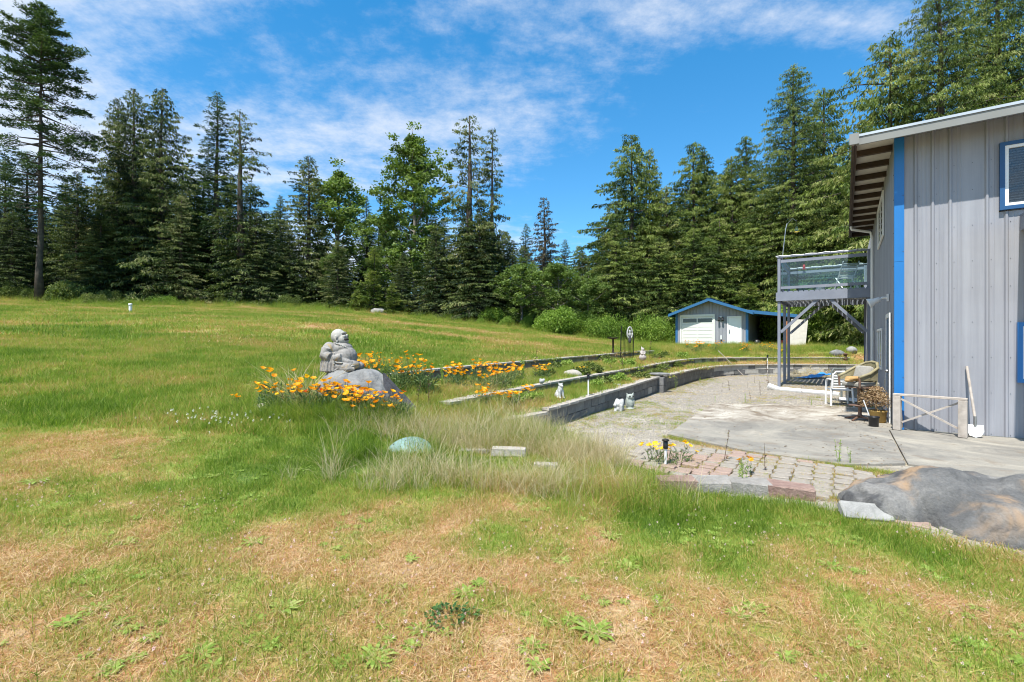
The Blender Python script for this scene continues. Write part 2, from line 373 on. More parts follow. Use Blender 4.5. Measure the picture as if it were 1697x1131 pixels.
MT['gravel'] = stone('gravel_stone', [(.3,(.20,.18,.155)),(.7,(.45,.41,.355))], 6, bmp=.2)

def glass_mat(name, tintc, alpha=.25):
    m, t, b, o = newmat(name)
    g = N(t, 'ShaderNodeBsdfGlossy'); g.inputs['Roughness'].default_value = .02; g.inputs['Color'].default_value = (.9,.95,1,1)
    tr = N(t, 'ShaderNodeBsdfTransparent'); tr.inputs['Color'].default_value = (*tintc, 1)
    fr = N(t, 'ShaderNodeFresnel'); fr.inputs['IOR'].default_value = 1.45
    a = M(t, 'ADD', M(t, 'MULTIPLY', fr.outputs[0], .9), alpha*.06, clamp=True)
    ms = N(t, 'ShaderNodeMixShader'); LK(t, a, ms.inputs[0]); LK(t, tr.outputs[0], ms.inputs[1]); LK(t, g.outputs[0], ms.inputs[2])
    LK(t, ms.outputs[0], o.inputs[0]); return m
MT['glass'] = glass_mat('clear_glass', (.80,.90,.88))
MT['clear'] = glass_mat('window_glass', (.9,.93,.93))
m_, t_, b_, o_ = newmat('dark_window_glass'); b_.inputs['Base Color'].default_value = (.012,.016,.018,1); b_.inputs['Roughness'].default_value = .03; b_.inputs['Specular IOR Level'].default_value = .8
MT['dark_glass'] = m_

# concrete patio
m, t, b, o = newmat('patio_concrete')
f = noise(t, .9, 10, .70, dist=1.4); c = ramp(t, f, [(.32,(.155,.145,.125)),(.46,(.225,.21,.18)),(.60,(.31,.285,.235)),(.74,(.42,.38,.31))])
g = noise(t, 2.6, 9, .7, dist=.6); mm = N(t, 'ShaderNodeMapRange', interpolation_type='SMOOTHSTEP'); LK(t, g, mm.inputs[0]); mm.inputs['From Min'].default_value=.52; mm.inputs['From Max'].default_value=.68; mm.inputs['To Max'].default_value=.6
c = mix(t, mm.outputs[0], c, (.20,.155,.11))
gp_ = N(t, 'ShaderNodeNewGeometry'); sp_ = N(t, 'ShaderNodeSeparateXYZ'); LK(t, gp_.outputs['Position'], sp_.inputs[0])
yb_ = M(t, 'ADD', sp_.outputs['Y'], M(t, 'MULTIPLY', noise(t, 1.4, 6, .6), 1.1))
pm_ = N(t, 'ShaderNodeMapRange', interpolation_type='SMOOTHSTEP'); LK(t, yb_, pm_.inputs[0]); pm_.inputs['From Min'].default_value = 9.6; pm_.inputs['From Max'].default_value = 10.4; pm_.inputs['To Max'].default_value = .8
c = mix(t, pm_.outputs[0], c, ramp(t, noise(t, 1.6, 8, .68, dist=.8), [(.40,(.19,.145,.10)),(.52,(.38,.34,.28)),(.62,(.52,.48,.41))]))
c = mix(t, .3, c, ramp(t, noise(t, 60, 3, .7), [(.35,(.4,.4,.4)),(.65,(1,1,1))]), 'MULTIPLY')
LK(t, c, b.inputs['Base Color']); b.inputs['Roughness'].default_value = .9; bump(t, b, noise(t, 25, 8, .7), .35, .01)
MT['concrete'] = m

def grass_ramp(t, fac):
    return ramp(t, fac, [(0.0,(.095,.170,.016)),(.22,(.185,.280,.032)),(.42,(.270,.350,.055)),(.58,(.34,.345,.085)),(.72,(.47,.34,.125)),(.85,(.43,.215,.088)),(1.0,(.62,.46,.28))])
# ground: soil, thatch and gravel by attribute
m, t, b, o = newmat('ground_surface')
ad = N(t, 'ShaderNodeAttribute', attribute_name='dry'); ag = N(t, 'ShaderNodeAttribute', attribute_name='gravel')
n_ = noise(t, 9, 8, .7); n2_ = noise(t, 60, 4, .7)
fac = M(t, 'ADD', ad.outputs['Fac'], M(t, 'MULTIPLY', M(t, 'SUBTRACT', n_, .5), .7), clamp=True)
gc = mix(t, .55, grass_ramp(t, fac), ramp(t, n2_, [(.3,(.18,.16,.14)),(.7,(.8,.75,.7))]), 'MULTIPLY')
vor = N(t, 'ShaderNodeTexVoronoi'); vor.inputs['Scale'].default_value = 42; c_ = N(t, 'ShaderNodeTexCoord'); LK(t, c_.outputs['Object'], vor.inputs['Vector'])
gv = ramp(t, noise(t, 1.3, 7, .65), [(.35,(.25,.22,.17)),(.65,(.39,.35,.285))])
gv = mix(t, .55, gv, ramp(t, vor.outputs['Color'], [(.1,(.45,.45,.45)),(.9,(1.25,1.25,1.25))]), 'MULTIPLY')
gm = noise(t, 2.2, 7, .7); gmm = N(t, 'ShaderNodeMapRange', interpolation_type='SMOOTHSTEP'); LK(t, gm, gmm.inputs[0]); gmm.inputs['From Min'].default_value=.56; gmm.inputs['From Max'].default_value=.68; gmm.inputs['To Max'].default_value=.7
gv = mix(t, gmm.outputs[0], gv, (.27,.22,.10))
LK(t, mix(t, ag.outputs['Fac'], gc, gv), b.inputs['Base Color']); b.inputs['Roughness'].default_value = .95
bump(t, b, M(t, 'ADD', n_, M(t, 'MULTIPLY', vor.outputs['Distance'], .6)), .6, .03)
MT['ground'] = m
# blades: colour by the dryness of the place and of the blade
def leafy(name, colfn, trans=.35, rough=.6):
    m = bpy.data.materials.new(name); m.use_nodes = True; t = m.node_tree; t.nodes.clear(); o = N(t, 'ShaderNodeOutputMaterial')
    col = colfn(t)
    d = N(t, 'ShaderNodeBsdfPrincipled'); d.inputs['Roughness'].default_value = rough; d.inputs['Specular IOR Level'].default_value = .25; LK(t, col, d.inputs['Base Color'])
    tr = N(t, 'ShaderNodeBsdfTranslucent'); LK(t, mix(t, 1.0, col, (1.25,1.35,.7), 'MULTIPLY'), tr.inputs['Color'])
    ms = N(t, 'ShaderNodeMixShader'); ms.inputs[0].default_value = trans; LK(t, d.outputs[0], ms.inputs[1]); LK(t, tr.outputs[0], ms.inputs[2]); LK(t, ms.outputs[0], o.inputs[0])
    return m
def blade_col(t):
    a = N(t, 'ShaderNodeAttribute', attribute_name='dry', attribute_type='INSTANCER'); q = N(t, 'ShaderNodeAttribute', attribute_name='tone')
    return grass_ramp(t, M(t, 'ADD', a.outputs['Fac'], M(t, 'MULTIPLY', M(t, 'SUBTRACT', q.outputs['Fac'], .5), .85), clamp=True))
MT['blade'] = leafy('grass_blades', blade_col, .40, .5)
def tone_leaf(name, stops, trans=.3, rough=.6, varobj=.25):
    def fn(t):
        q = N(t, 'ShaderNodeAttribute', attribute_name='tone'); oi = N(t, 'ShaderNodeObjectInfo')
        return ramp(t, M(t, 'ADD', q.outputs['Fac'], M(t, 'MULTIPLY', M(t, 'SUBTRACT', oi.outputs['Random'], .5), varobj), clamp=True), stops)
    return leafy(name, fn, trans, rough)
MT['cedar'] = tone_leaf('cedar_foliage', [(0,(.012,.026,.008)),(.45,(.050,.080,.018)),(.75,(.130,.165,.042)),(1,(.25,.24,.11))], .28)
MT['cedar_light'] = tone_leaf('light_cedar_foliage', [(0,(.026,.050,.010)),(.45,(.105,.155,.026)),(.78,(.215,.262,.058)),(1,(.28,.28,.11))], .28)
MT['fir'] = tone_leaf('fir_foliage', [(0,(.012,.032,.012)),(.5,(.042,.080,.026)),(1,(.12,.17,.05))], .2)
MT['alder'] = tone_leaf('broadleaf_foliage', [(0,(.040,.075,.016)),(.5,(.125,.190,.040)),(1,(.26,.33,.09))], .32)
MT['shrub'] = tone_leaf('shrub_foliage', [(0,(.050,.10,.012)),(.5,(.16,.26,.035)),(1,(.32,.41,.08))], .35)
MT['dark_shrub'] = tone_leaf('dark_shrub_foliage', [(0,(.034,.06,.014)),(.5,(.11,.15,.032)),(1,(.24,.27,.08))], .3)
MT['rust'] = tone_leaf('browning_foliage', [(0,(.05,.045,.03)),(.5,(.09,.085,.05)),(1,(.16,.14,.08))], .2)
MT['weed'] = tone_leaf('weed_leaves', [(0,(.13,.21,.03)),(.5,(.27,.38,.07)),(1,(.42,.47,.16))], .35)
MT['straw'] = tone_leaf('straw', [(0,(.34,.25,.12)),(.5,(.52,.43,.26)),(1,(.66,.58,.42))], .3)
MT['stalk'] = tone_leaf('seed_stalk', [(0,(.06,.03,.02)),(.5,(.14,.08,.05)),(1,(.22,.2,.08))], .1)
MT['petal'] = tone_leaf('orange_petals', [(0,(.84,.26,.006)),(.5,(.90,.40,.010)),(1,(.93,.54,.015))], .35, .5, .6)
MT['petal_red'] = tone_leaf('red_petals', [(0,(.80,.09,.01)),(1,(.85,.16,.012))], .35, .5)
MT['petal_yellow'] = tone_leaf('yellow_petals', [(0,(.90,.48,.008)),(1,(.93,.60,.015))], .35, .5)
MT['petal_white'] = tone_leaf('white_petals', [(0,(.75,.68,.68)),(1,(.85,.82,.8))], .3, .5)

# ------------------------------------------------------------------ dryness of the turf (0 lush, 1 bleached)
def dryf(x, y):
    x = np.asarray(x, float); y = np.asarray(y, float)
    d = .42 + (fbm(x, y, .45, 4, 21)-.5)*.70 + (fbm(x, y, 2.2, 3, 31)-.5)*.55
    near = 1-sstep(3.2, 6.6, y + .18*np.abs(x))
    d = d + .30*near + .13*near*(vn(x, y, 1.3, 77)-.5)*2
    # bands of seed heads lying across the far field
    band = sstep(.52, .72, vn(x*.25, y*.9 + x*.25, 1.0, 40)); d = d + .26*band*sstep(11, 20, y)
    d = d - .05*sstep(7, 10, y)*(1-sstep(16, 22, y))
    # browner patch at the left edge, greener middle
    d = d + .22*np.exp(-((x+4.8)**2+(y-5.4)**2)/2.5) - .22*np.exp(-((x+1.6)**2+(y-6.4)**2)/3.2) - .12*np.exp(-((x-2.1)**2+(y-4.0)**2)/1.2)
    d = d + (fbm(x, y, 5.5, 3, 91)-.5)*.60*(1-.6*sstep(8, 20, y))
    d = d + near*(d-.58)*.45
    dB = inpoly(x, y, POLY_B) | inpoly(x, y, POLY_C); d = np.where(dB, d+.16, d)
    return np.clip(d, 0, .97)
def gravelf(x, y):
    A = inpoly(x, y, POLY_A).astype(float); return A

# ------------------------------------------------------------------ ground sheet
def axis(parts):
    o = []
    for a, b_, s in parts: o += list(np.arange(a, b_, s))
    return np.array(o + [parts[-1][1]])
gx = axis([(-900,-120,60),(-120,-45,5),(-45,-12,1.2),(-12,-4,.3),(-4,10,.11),(10,19,.3),(19,60,1.5),(60,140,8),(140,900,60)])
gy = axis([(-300,-20,40),(-20,0,1.0),(0,6,.18),(6,26.5,.11),(26.5,36,.4),(36,60,1.2),(60,120,5),(120,1200,60)])
GX, GY = np.meshgrid(gx, gy); GZ = Hf(GX, GY)
nx_, ny_ = len(gx), len(gy)
Vv = np.stack([GX, GY, GZ], -1).reshape(-1, 3)
ii = (np.arange(ny_-1)[:, None]*nx_ + np.arange(nx_-1)[None]).ravel()
Fq = np.stack([ii, ii+1, ii+nx_+1, ii+nx_], 1)
me = bpy.data.meshes.new('ground'); me.vertices.add(len(Vv)); me.vertices.foreach_set('co', Vv.astype(np.float32).ravel())
me.loops.add(len(Fq)*4); me.loops.foreach_set('vertex_index', Fq.astype(np.int32).ravel()); me.polygons.add(len(Fq))
me.polygons.foreach_set('loop_start', np.arange(len(Fq), dtype=np.int32)*4); me.polygons.foreach_set('loop_total', np.full(len(Fq), 4, dtype=np.int32))
me.polygons.foreach_set('use_smooth', np.ones(len(Fq), bool)); me.update(calc_edges=True)
for nm, vals in (('dry', dryf(GX, GY).ravel()), ('gravel', gravelf(GX, GY).ravel())):
    a = me.attributes.new(nm, 'FLOAT', 'POINT'); a.data.foreach_set('value', vals.astype(np.float32))
me.materials.append(MT['ground'])
ground = link('ground', me); tag(ground, 'sloping grassy ground with a gravel yard beside the house', kind='structure')

# ------------------------------------------------------------------ the house (local x along the front wall, y along the side wall)
HO = Vector((6.93, 8.7, 0)); HR = math.atan2(-.568, .823)
def hw(x, y, z=0.0):
    c, s = math.cos(HR), math.sin(HR); return Vector((HO.x + x*c - y*s, HO.y + x*s + y*c, z))
house = empty('house', HO, HR, 'two storey grey metal clad house with blue corner trim', 'house')
RIB = .2286
def roofz(x): return 5.245 + .012*x
def wall_sheet(x0, x1, z0, zt, r0=.263):
    """front-facing ribbed sheet in the plane y=0 (outward -y); returns MB. zt: function of x or number"""
    xs = [(x0, 0.0)]
    k = math.ceil((x0 - r0 + .04)/RIB); x = r0 + k*RIB
    while x < x1 - .04:
        xs += [(x-.030, 0), (x-.012, -.028), (x+.012, -.028), (x+.030, 0)]
        for q in (.085, .14):       # two flat stiffening ridges
            if x+q+.02 < x1: xs += [(x+q-.012, 0), (x+q, -.004), (x+q+.012, 0)]
        x += RIB
    xs.append((x1, 0.0)); m = MB(); f = zt if callable(zt) else (lambda _x: zt)
    for (a, ya), (b_, yb) in zip(xs[:-1], xs[1:]):
        i = len(m.v); m.v += [(a, ya-.012, z0), (b_, yb-.012, z0), (b_, yb-.012, f(b_)), (a, ya-.012, f(a))]; m.f.append((i, i+1, i+2, i+3)); m.mi.append(0)
    return m
body = MB().box(.04, 8.0, .04, 12.9, -.1, 5.23).build('wall', MT['grey_steel'], house)
cuts = [.10, 1.06, 1.30]; 
for a, b_ in ((.10,.916),(.916,1.32)):
    wall_sheet(a, b_, .03, roofz).build('wall_panel', MT['grey_steel'], house)
wall_sheet(1.32, 2.66, .03, 3.72).build('wall_panel', MT['grey_steel'], house)
wall_sheet(1.32, 2.66, 4.84, roofz).build('wall_panel', MT['grey_steel'], house)
for a in (2.66, 3.57, 4.49, 5.40, 6.32, 7.2): wall_sheet(a, min(a+.914, 7.99), .03, roofz).build('wall_panel', MT['grey_steel'], house)
# side wall sheets (plane x=0, outward -x)
def side_sheet(y0, y1, z0, z1):
    m = wall_sheet(-y1, -y0, z0, z1, r0=-.2)      # build along -y then turn
    m.v = [(v[1], -v[0], v[2]) for v in m.v]; return m.build('wall_panel', MT['grey_steel'], house)
y = .02
while y < 12.8: side_sheet(y, min(y+.914, 12.85), .03, 5.235); y += .914
# base of wall
box_part('sill_flashing', -.018, 7.99, -.02, -.004, -.02, .035, MT['fascia'], house)
# corner trim: broad blue angle, one seam
for z0, z1 in ((.02, 3.02), (3.024, 5.24)):
    m = MB(); m.box(-.036, .105, -.048, -.030, z0, z1); m.box(-.036, -.018, -.030, .05, z0, z1); m.build('corner_trim', MT['blue_trim'], house)
m = MB()
for k in range(14): m.lathe([(.006,0),(.006,.004)], 6); 
m = MB()
for z in (.06,.74,1.33,1.92,2.5,2.95,3.55,4.15,4.6):
    for k in range(0, 24):
        x = .263 + RIB*k + .05
        if x < 7.9 and not (1.3 < x < 2.7 and z > 3.7): m.ball((x, -.016, z), .0055, 6, 4)
    for yy in (.25, .6): m.ball((-.04, yy*.1-.02, z), .006, 6, 4)
for z in (.35,.95,1.6,2.3,3.2,4.2): m.ball((.088, -.051, z), .008, 6, 4)
sc_ = m.build('screw_heads', MT['screw'], house); sc_['kind'] = 'stuff'
# roof: low slope rising to the right
def slab(x0, x1, y0, y1, dz0, dz1):
    return MB().add([(x0,y0,roofz(x0)+dz0),(x1,y0,roofz(x1)+dz0),(x1,y1,roofz(x1)+dz0),(x0,y1,roofz(x0)+dz0),
                     (x0,y0,roofz(x0)+dz1),(x1,y0,roofz(x1)+dz1),(x1,y1,roofz(x1)+dz1),(x0,y1,roofz(x0)+dz1)],
                    [(0,3,2,1),(4,5,6,7),(0,1,5,4),(1,2,6,5),(2,3,7,6),(3,0,4,7)])
roof = MB()
for x0, x1, y0, y1 in ((-.60,.0,-.55,8.8),(.0,8.4,-.55,12.95)):
    b0 = slab(x0, x1, y0, y1, .016, .034); roof.add(b0.v, b0.f)
yy = -.55+.12
while yy < 12.8:      # standing ribs run down the slope
    x0 = -.64 if yy < 8.8 else 0
    V = [];
    for xx in (x0, 8.4):
        for dy, dz in ((-.045,.034),(-.02,.066),(.02,.066),(.045,.034)): V.append((xx, yy+dy, roofz(xx)+dz))
    roof.add(V, [(0,1,5,4),(1,2,6,5),(2,3,7,6),(3,2,1,0),(4,5,6,7)]); yy += .3
rf = roof.build('roof', MT['roof'], house)
slab(-.60, 8.4, -.585, -.553, -.165, -.030).build('fascia', MT['fascia'], rf)
slab(-.60, 8.4, -.60, -.553, -.026, .014).build('drip_edge', MT['roof'], rf)
slab(.02, 8.3, -.55, -.02, .0, .012).build('soffit', MT['grey_steel'], rf)
for k in range(11):    # open eave: purlins with pale sheet between
    y0 = -.55 + k*.85
    if k < 11: slab(-.58, -.02, y0+.02, min(y0+.83, 8.78), .0, .012).build('soffit_sheet', MT['soffit'], rf)
    slab(-.58, -.02, y0-.04 if k else y0, y0+.04, -.11 if k else -.06, -.002).build('rafter_tail', MT['brown_wood'], rf)
slab(-.62, -.585, -.55, 8.8, -.13, .014).build('eave_board', MT['brown_wood'], rf)
slab(-.585, -.02, 8.7, 8.79, -.15, -.004).build('eave_board', MT['brown_wood'], rf)
MB().box(-.665, -.625, -.50, 8.8, 5.09, 5.20).build('gutter', MT['brown_wood'], house)
MB().box(-.70, -.56, -.64, -.59, 5.08, 5.27).build('gutter_end', MT['fascia'], house)
# downspout by the deck
d = MB(); d.tube([(-.62,6.75,5.06),(-.6,6.8,4.98),(-.14,6.9,4.86),(-.10,6.92,4.7),(-.10,6.92,.15),(-.25,6.92,.05)], .038, 8)
d.build('downspout', MT['white_vinyl'], house)

def window_front(x0, x1, z0, z1, blue, blinds=True):
    w = MB(); t_ = .06
    for a in ((x0-.06,x1+.06,z1,z1+.06),(x0-.06,x1+.06,z0-.06,z0),(x0-.06,x0,z0,z1),(x1,x1+.06,z0,z1)): w.box(a[0],a[1],-.075,-.002,a[2],a[3])
    win = w.build('window', blue, house)
    f = MB()
    for a in ((x0,x1,z1-.045,z1),(x0,x1,z0,z0+.045),(x0,x0+.045,z0+.045,z1-.045),(x1-.045,x1,z0+.045,z1-.045)): f.box(a[0],a[1],-.062,-.012,a[2],a[3])
    f.build('frame', MT['white_vinyl'], win)
    box_part('backing', x0+.01, x1-.01, .022, .03, z0+.01, z1-.01, MT['dark'], win)
    if blinds:
        z = z0+.06
        while z < z1-.06:
            s_ = MB().add([(x0+.05,-.006,z),(x1-.05,-.006,z),(x1-.05,.012,z+.030),(x0+.05,.012,z+.030)], [(0,1,2,3)])
            s_.build('blind_slat', MT['slat'], win); z += .042
    box_part('pane', x0+.045, x1-.045, -.028, -.024, z0+.045, z1-.045, MT['clear'], win)
    return win
MT['slat'] = plain('grey_blind_slat', (.10,.10,.11), .5)
# the wall body behind the blinds sits at y>0.0: hollow out by placing the backing in a box recess
window_front(1.38, 2.58, 3.80, 4.78, MT['blue_dark'])
window_front(1.585, 2.9, .99, 1.84, MT['blue_trim'], False)
def window_side(y0, y1, z0, z1, mullion=True):
    f = MB()
    for a in ((y0,y1,z1-.05,z1),(y0,y1,z0,z0+.05),(y0,y0+.05,z0+.05,z1-.05),(y1-.05,y1,z0+.05,z1-.05)): f.box(-.075,-.044,a[0],a[1],a[2],a[3])
    if mullion: f.box(-.07,-.044,(y0+y1)/2-.025,(y0+y1)/2+.025,z0+.05,z1-.05)
    win = f.build('window', MT['white_vinyl'], house)
    box_part('pane', -.056, -.046, y0+.05, y1-.05, z0+.05, z1-.05, MT['dark_glass'], win)
window_side(2.6, 4.7, 3.98, 5.0); window_side(3.1, 4.9, .93, 1.9); window_side(7.0+.15, 8.4, .95, 1.92)
# side door
dr = box_part('door', -.062, -.044, .62, 1.42, .06, 2.06, MT['blue_dark'], house)
f = MB(); f.box(-.075,-.044,.54,.62,.03,2.14); f.box(-.075,-.044,1.42,1.50,.03,2.14); f.box(-.075,-.044,.62,1.42,2.06,2.14); f.build('frame', MT['white_vinyl'], dr)
MB().ball((-.10,.70,1.02), .032, 10, 7).tube([(-.062,.70,1.02),(-.10,.70,1.02)], .012, 8).build('handle', MT['plain_metal'], dr)
box_part('outlet_cover', -.062, -.044, 2.0, 2.14, .62, .78, MT['plain_metal'], house)
# flood light high on the side wall
fl = empty('flood_light', hw(-.045, 1.15, 2.47), HR, 'white adjustable flood light on the shaded side wall of the house', 'light')
MB().box(-.03,0,-.07,.07,-.07,.07).build('base_plate', MT['white_plastic'], fl)
MB().tube([(-.02,0,0),(-.10,-.02,.0),(-.14,-.03,-.03)], .022, 8).build('arm', MT['white_plastic'], fl)
hd = MB(); Q = Matrix.Translation((-.15,-.03,-.03)) @ Euler((0, R(-115), 0)).to_matrix().to_4x4()
h2 = MB().lathe([(.03,-.02),(.05,.0),(.06,.09),(.10,.17),(.105,.19),(.095,.19),(.05,.10)], 14); hd.add(h2.v, h2.f, Q)
hd.build('lamp_head', MT['white_plastic'], fl, True)

# ------------------------------------------------------------------ balcony at the right edge
bal = empty('balcony', hw(1.56, 0, 0), HR, 'grey painted balcony on the front wall at the right edge', 'balcony')
box_part('rim_beam', 0, 4.5, -2.02, -1.98, 3.38, 3.60, MT['deck_grey'], bal); box_part('rim_beam', 0, .04, -1.978, -.04, 3.38, 3.60, MT['deck_grey'], bal)
for k in range(13): box_part('floor_board', .0, 4.5, -2.0+k*.152, -2.0+k*.152+.146, 3.603, 3.635, MT['deck_grey'], bal)
for k in range(4): box_part('post', .3+k*1.3, .4+k*1.3, -1.97, -1.87, 0.0, 3.378, MT['deck_grey'], bal) if k > 1 else None

# ------------------------------------------------------------------ the timber deck off the far end of the side wall
DP = empty('timber_deck', hw(0, 0, 0), HR, 'raised grey timber deck with glass rail panels beside the house', 'deck')
dX0, dX1, dY0, dY1, FZ = -2.63, -.12, 7.78, 11.2, 3.22
GRY = MT['deck_grey']
for x, y in ((dX0,dY0),(dX0,9.6),(dX0,dY1),(dX1-.02,dY0),(dX1-.02,dY1)):
    zt = 4.44
    box_part('post', x-.045, x+.045, y-.045, y+.045, -.03, 4.44 if not (x == dX0 and y == 9.6) else 2.95, GRY, DP, .004)
def rail(a, b_, w=.04, h=.09, nm='rail'): return MB().bar(a, b_, w, h).build(nm, GRY, DP)
for y in (dY0, dY1):
    rail((dX0-.09, y-.07 if y == dY0 else y+.07, 3.115), (dX1+.06, y-.07 if y == dY0 else y+.07, 3.115), .045, .29, 'rim_beam')
    rail((dX0+.05, y, 4.33), (dX1-.07, y, 4.33), .045, .10); rail((dX0+.05, y, 3.42), (dX1-.07, y, 3.42), .045, .09)
    rail((dX0-.07, y, 4.475), (dX1+.03, y, 4.475), .13, .035, 'cap_rail')
    gp = MB().box(dX0+.06, dX1-.08, y-.004, y+.004, 3.47, 4.275).build('glass_panel', MT['glass'], DP)
    rail((dX0+.5-.45, y, 1.90), (dX0+1.12, y, 2.97), .09, .09, 'brace'); rail((dX1-.07, y, 1.90), (dX1-1.05, y, 2.97), .09, .09, 'brace')
rail((dX0-.07, dY0, 3.115), (dX0-.07, dY1, 3.115), .045, .29, 'rim_beam')
rail((dX0, dY0+.05, 4.33), (dX0, dY1-.05, 4.33), .045, .10); rail((dX0, dY0+.05, 3.42), (dX0, dY1-.05, 3.42), .045, .09)
rail((dX0, dY0+.07, 4.474), (dX0, dY1-.07, 4.474), .13, .035, 'cap_rail')
MB().box(dX0-.004, dX0+.004, dY0+.06, dY1-.06, 3.47, 4.275).build('glass_panel', MT['glass'], DP)
x = dX0-.02
while x < dX1: box_part('floor_board', x, x+.12, dY0-.04, dY1+.04, 3.262, 3.295, GRY, DP); x += .152
for y in np.arange(dY0+.4, dY1-.1, .61): box_part('joist', dX0-.04, dX1, y-.02, y+.02, 3.03, 3.26, MT['brown_wood'] if False else GRY, DP)
# icicle light strings under the near rim, and rope lights along the cap rails
LS = empty('light_string', hw(0, 0, 0), HR, 'string of small icicle lights hanging under the near edge of the deck', 'string lights')
m = MB(); m.tube([(dX0+.1, dY0+.0, 2.95), (dX1-.1, dY0, 2.95)], .006, 5)
m.build('cord', MT['white_plastic'], LS); me_d = MB().tube([(0,0,0),(.01,.005,-.06),(0,0,-.13)], .007, 5).ball((0,0,-.14), .012, 6, 4).mesh('drop', MT['white_plastic'])
for k in range(22):
    link('light_drop', me_d, LS, (dX0+.45+k*.082, dY0+.12+.02*(k % 2), 2.96-.02*(k % 3)), None, (1,1,.7+.5*random.random()))
RL = empty('rope_light', hw(0, 0, 0), HR, 'thin light rope tied along the cap rail of the deck', 'string lights')
for y in (dY0, dY1):
    pts = [(dX0-.1+i*.12, y-.03, 4.508+.012*math.sin(i*1.7)) for i in range(22)]
    MB().tube(pts, .013, 6).build('cord', MT['white_plastic'], RL)
    for i in range(1, 21, 3): MB().tube([(pts[i][0], y-.07, 4.46), (pts[i][0]+.02, y-.03, 4.53), (pts[i][0]+.03, y+.06, 4.49)], .006, 5).build('tie', MT['black_plastic'], RL)
# pole with feeders
PL = empty('feeder_pole', hw(dX0+.08, dY0+.10, 4.49), HR, 'thin pale pole tied to the left corner of the deck rail', 'pole')
MB().tube([(0,0,-1.15),(.02,0,.1),(.10,.05,.95),(.14,.08,1.15)], .014, 7).build('pole', MT['plain_metal'], PL)
MB().tube([(.14,.08,1.13),(.30,.1,1.32),(.42,.1,1.2)], .006, 5).build('hook', MT['plain_metal'], PL)
def feeder(loc, ma, mb, lab):
    o = empty('bird_feeder', loc, 0, lab, 'bird feeder')
    MB().lathe([(.045,0),(.065,.015),(.065,.03),(.03,.035)], 12).build('tray', mb, o, True)
    MB().lathe([(.03,.036),(.045,.06),(.045,.16),(.02,.20)], 12).build('bottle', ma, o, True)
    MB().tube([(0,0,.20),(0,0,.40)], .003, 4).build('wire', MT['black_metal'], o)
p = hw(dX0+.50, dY0+.2, 5.30); feeder(p, MT['glass'], MT['yellow'], 'small hanging hummingbird feeder with a yellow tray above the deck')
HK = empty('shepherd_hook', hw(dX0+.30, dY1-.12, 3.29), HR, 'thin curved iron hook standing at the far rail of the deck', 'hook')
MB().tube([(0,0,0),(0,0,1.45),(.05,0,1.58),(.14,0,1.62),(.22,0,1.55),(.235,0,1.5)], .010, 6).build('rod', MT['black_metal'], HK)
feeder(hw(dX0+.30+.235, dY1-.12, 4.41), MT['red'], MT['red'], 'red bird feeder hanging behind the near rail of the deck')
# folding chair and pail on the deck
fc = empty('folding_chair', hw(-.72, 8.75, 3.30), HR+R(25), 'white slatted folding chair reclining on the deck near the house', 'chair')
for sx in (-.24, .24):
    MB().bar((sx,.34,0),(sx,-.30,.95), .03,.02).build('leg', MT['white_plastic'], fc); MB().bar((sx,-.32,0),(sx,.22,.46), .03,.02).build('leg', MT['white_plastic'], fc)
for k in range(5): MB().box(-.22,.22,-.22+k*.09,-.15+k*.09,.42,.435).build('seat_slat', MT['white_plastic'], fc)
for k in range(5):
    v = .50+k*.09; yb = .34-.64*(v/.95)
    MB().bar((-.22,yb,v),(.22,yb,v), .012,.07,(0,-.6,1)).build('back_slat', MT['cushion'] if k % 2 else MT['white_plastic'], fc)
bk = empty('pail', hw(-1.45, 8.3, 3.296), 0, 'pale upturned pail standing on the deck floor', 'pail')
MB().lathe([(.15,0),(.15,.02),(.11,.20),(.02,.215)], 14).build('pail_body', MT['white_plastic'], bk, True)
# ------------------------------------------------------------------ block retaining walls
def resample(P, step, zs=None):
    P = np.array(P, float); seg = np.hypot(*(P[1:]-P[:-1]).T); s = np.concatenate([[0], np.cumsum(seg)])
    q = np.arange(0, s[-1], step); x = np.interp(q, s, P[:, 0]); y = np.interp(q, s, P[:, 1])
    # soften the corners
    k = np.array([.25,.5,.25])
    for _ in range(6): x[1:-1] = np.convolve(x, k, 'valid'); y[1:-1] = np.convolve(y, k, 'valid')
    z = np.interp(q, s, zs) if zs is not None else None
    return x, y, z, q
def wavy_block(sx, sy, sz, seed, name, mat, amp=.006, bv=.008):
    r = np.random.RandomState(seed); bm = bmesh.new(); bmesh.ops.create_cube(bm, size=1)
    for v in bm.verts: v.co.x *= sx; v.co.y *= sy; v.co.z *= sz
    bmesh.ops.bevel(bm, geom=list(bm.edges), offset=bv, segments=1, affect='EDGES')
    for v in bm.verts: v.co += Vector(r.uniform(-amp, amp, 3))
    me = bpy.data.meshes.new(name); bm.to_mesh(me); bm.free(); me.materials.append(mat); return me
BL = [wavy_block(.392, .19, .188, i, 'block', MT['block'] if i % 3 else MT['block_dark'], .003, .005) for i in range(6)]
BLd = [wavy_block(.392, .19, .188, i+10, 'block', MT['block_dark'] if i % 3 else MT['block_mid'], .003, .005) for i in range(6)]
CP = [wavy_block(.392, .27, .05, i+20, 'cap', MT['cap'], .003, .004) for i in range(4)]
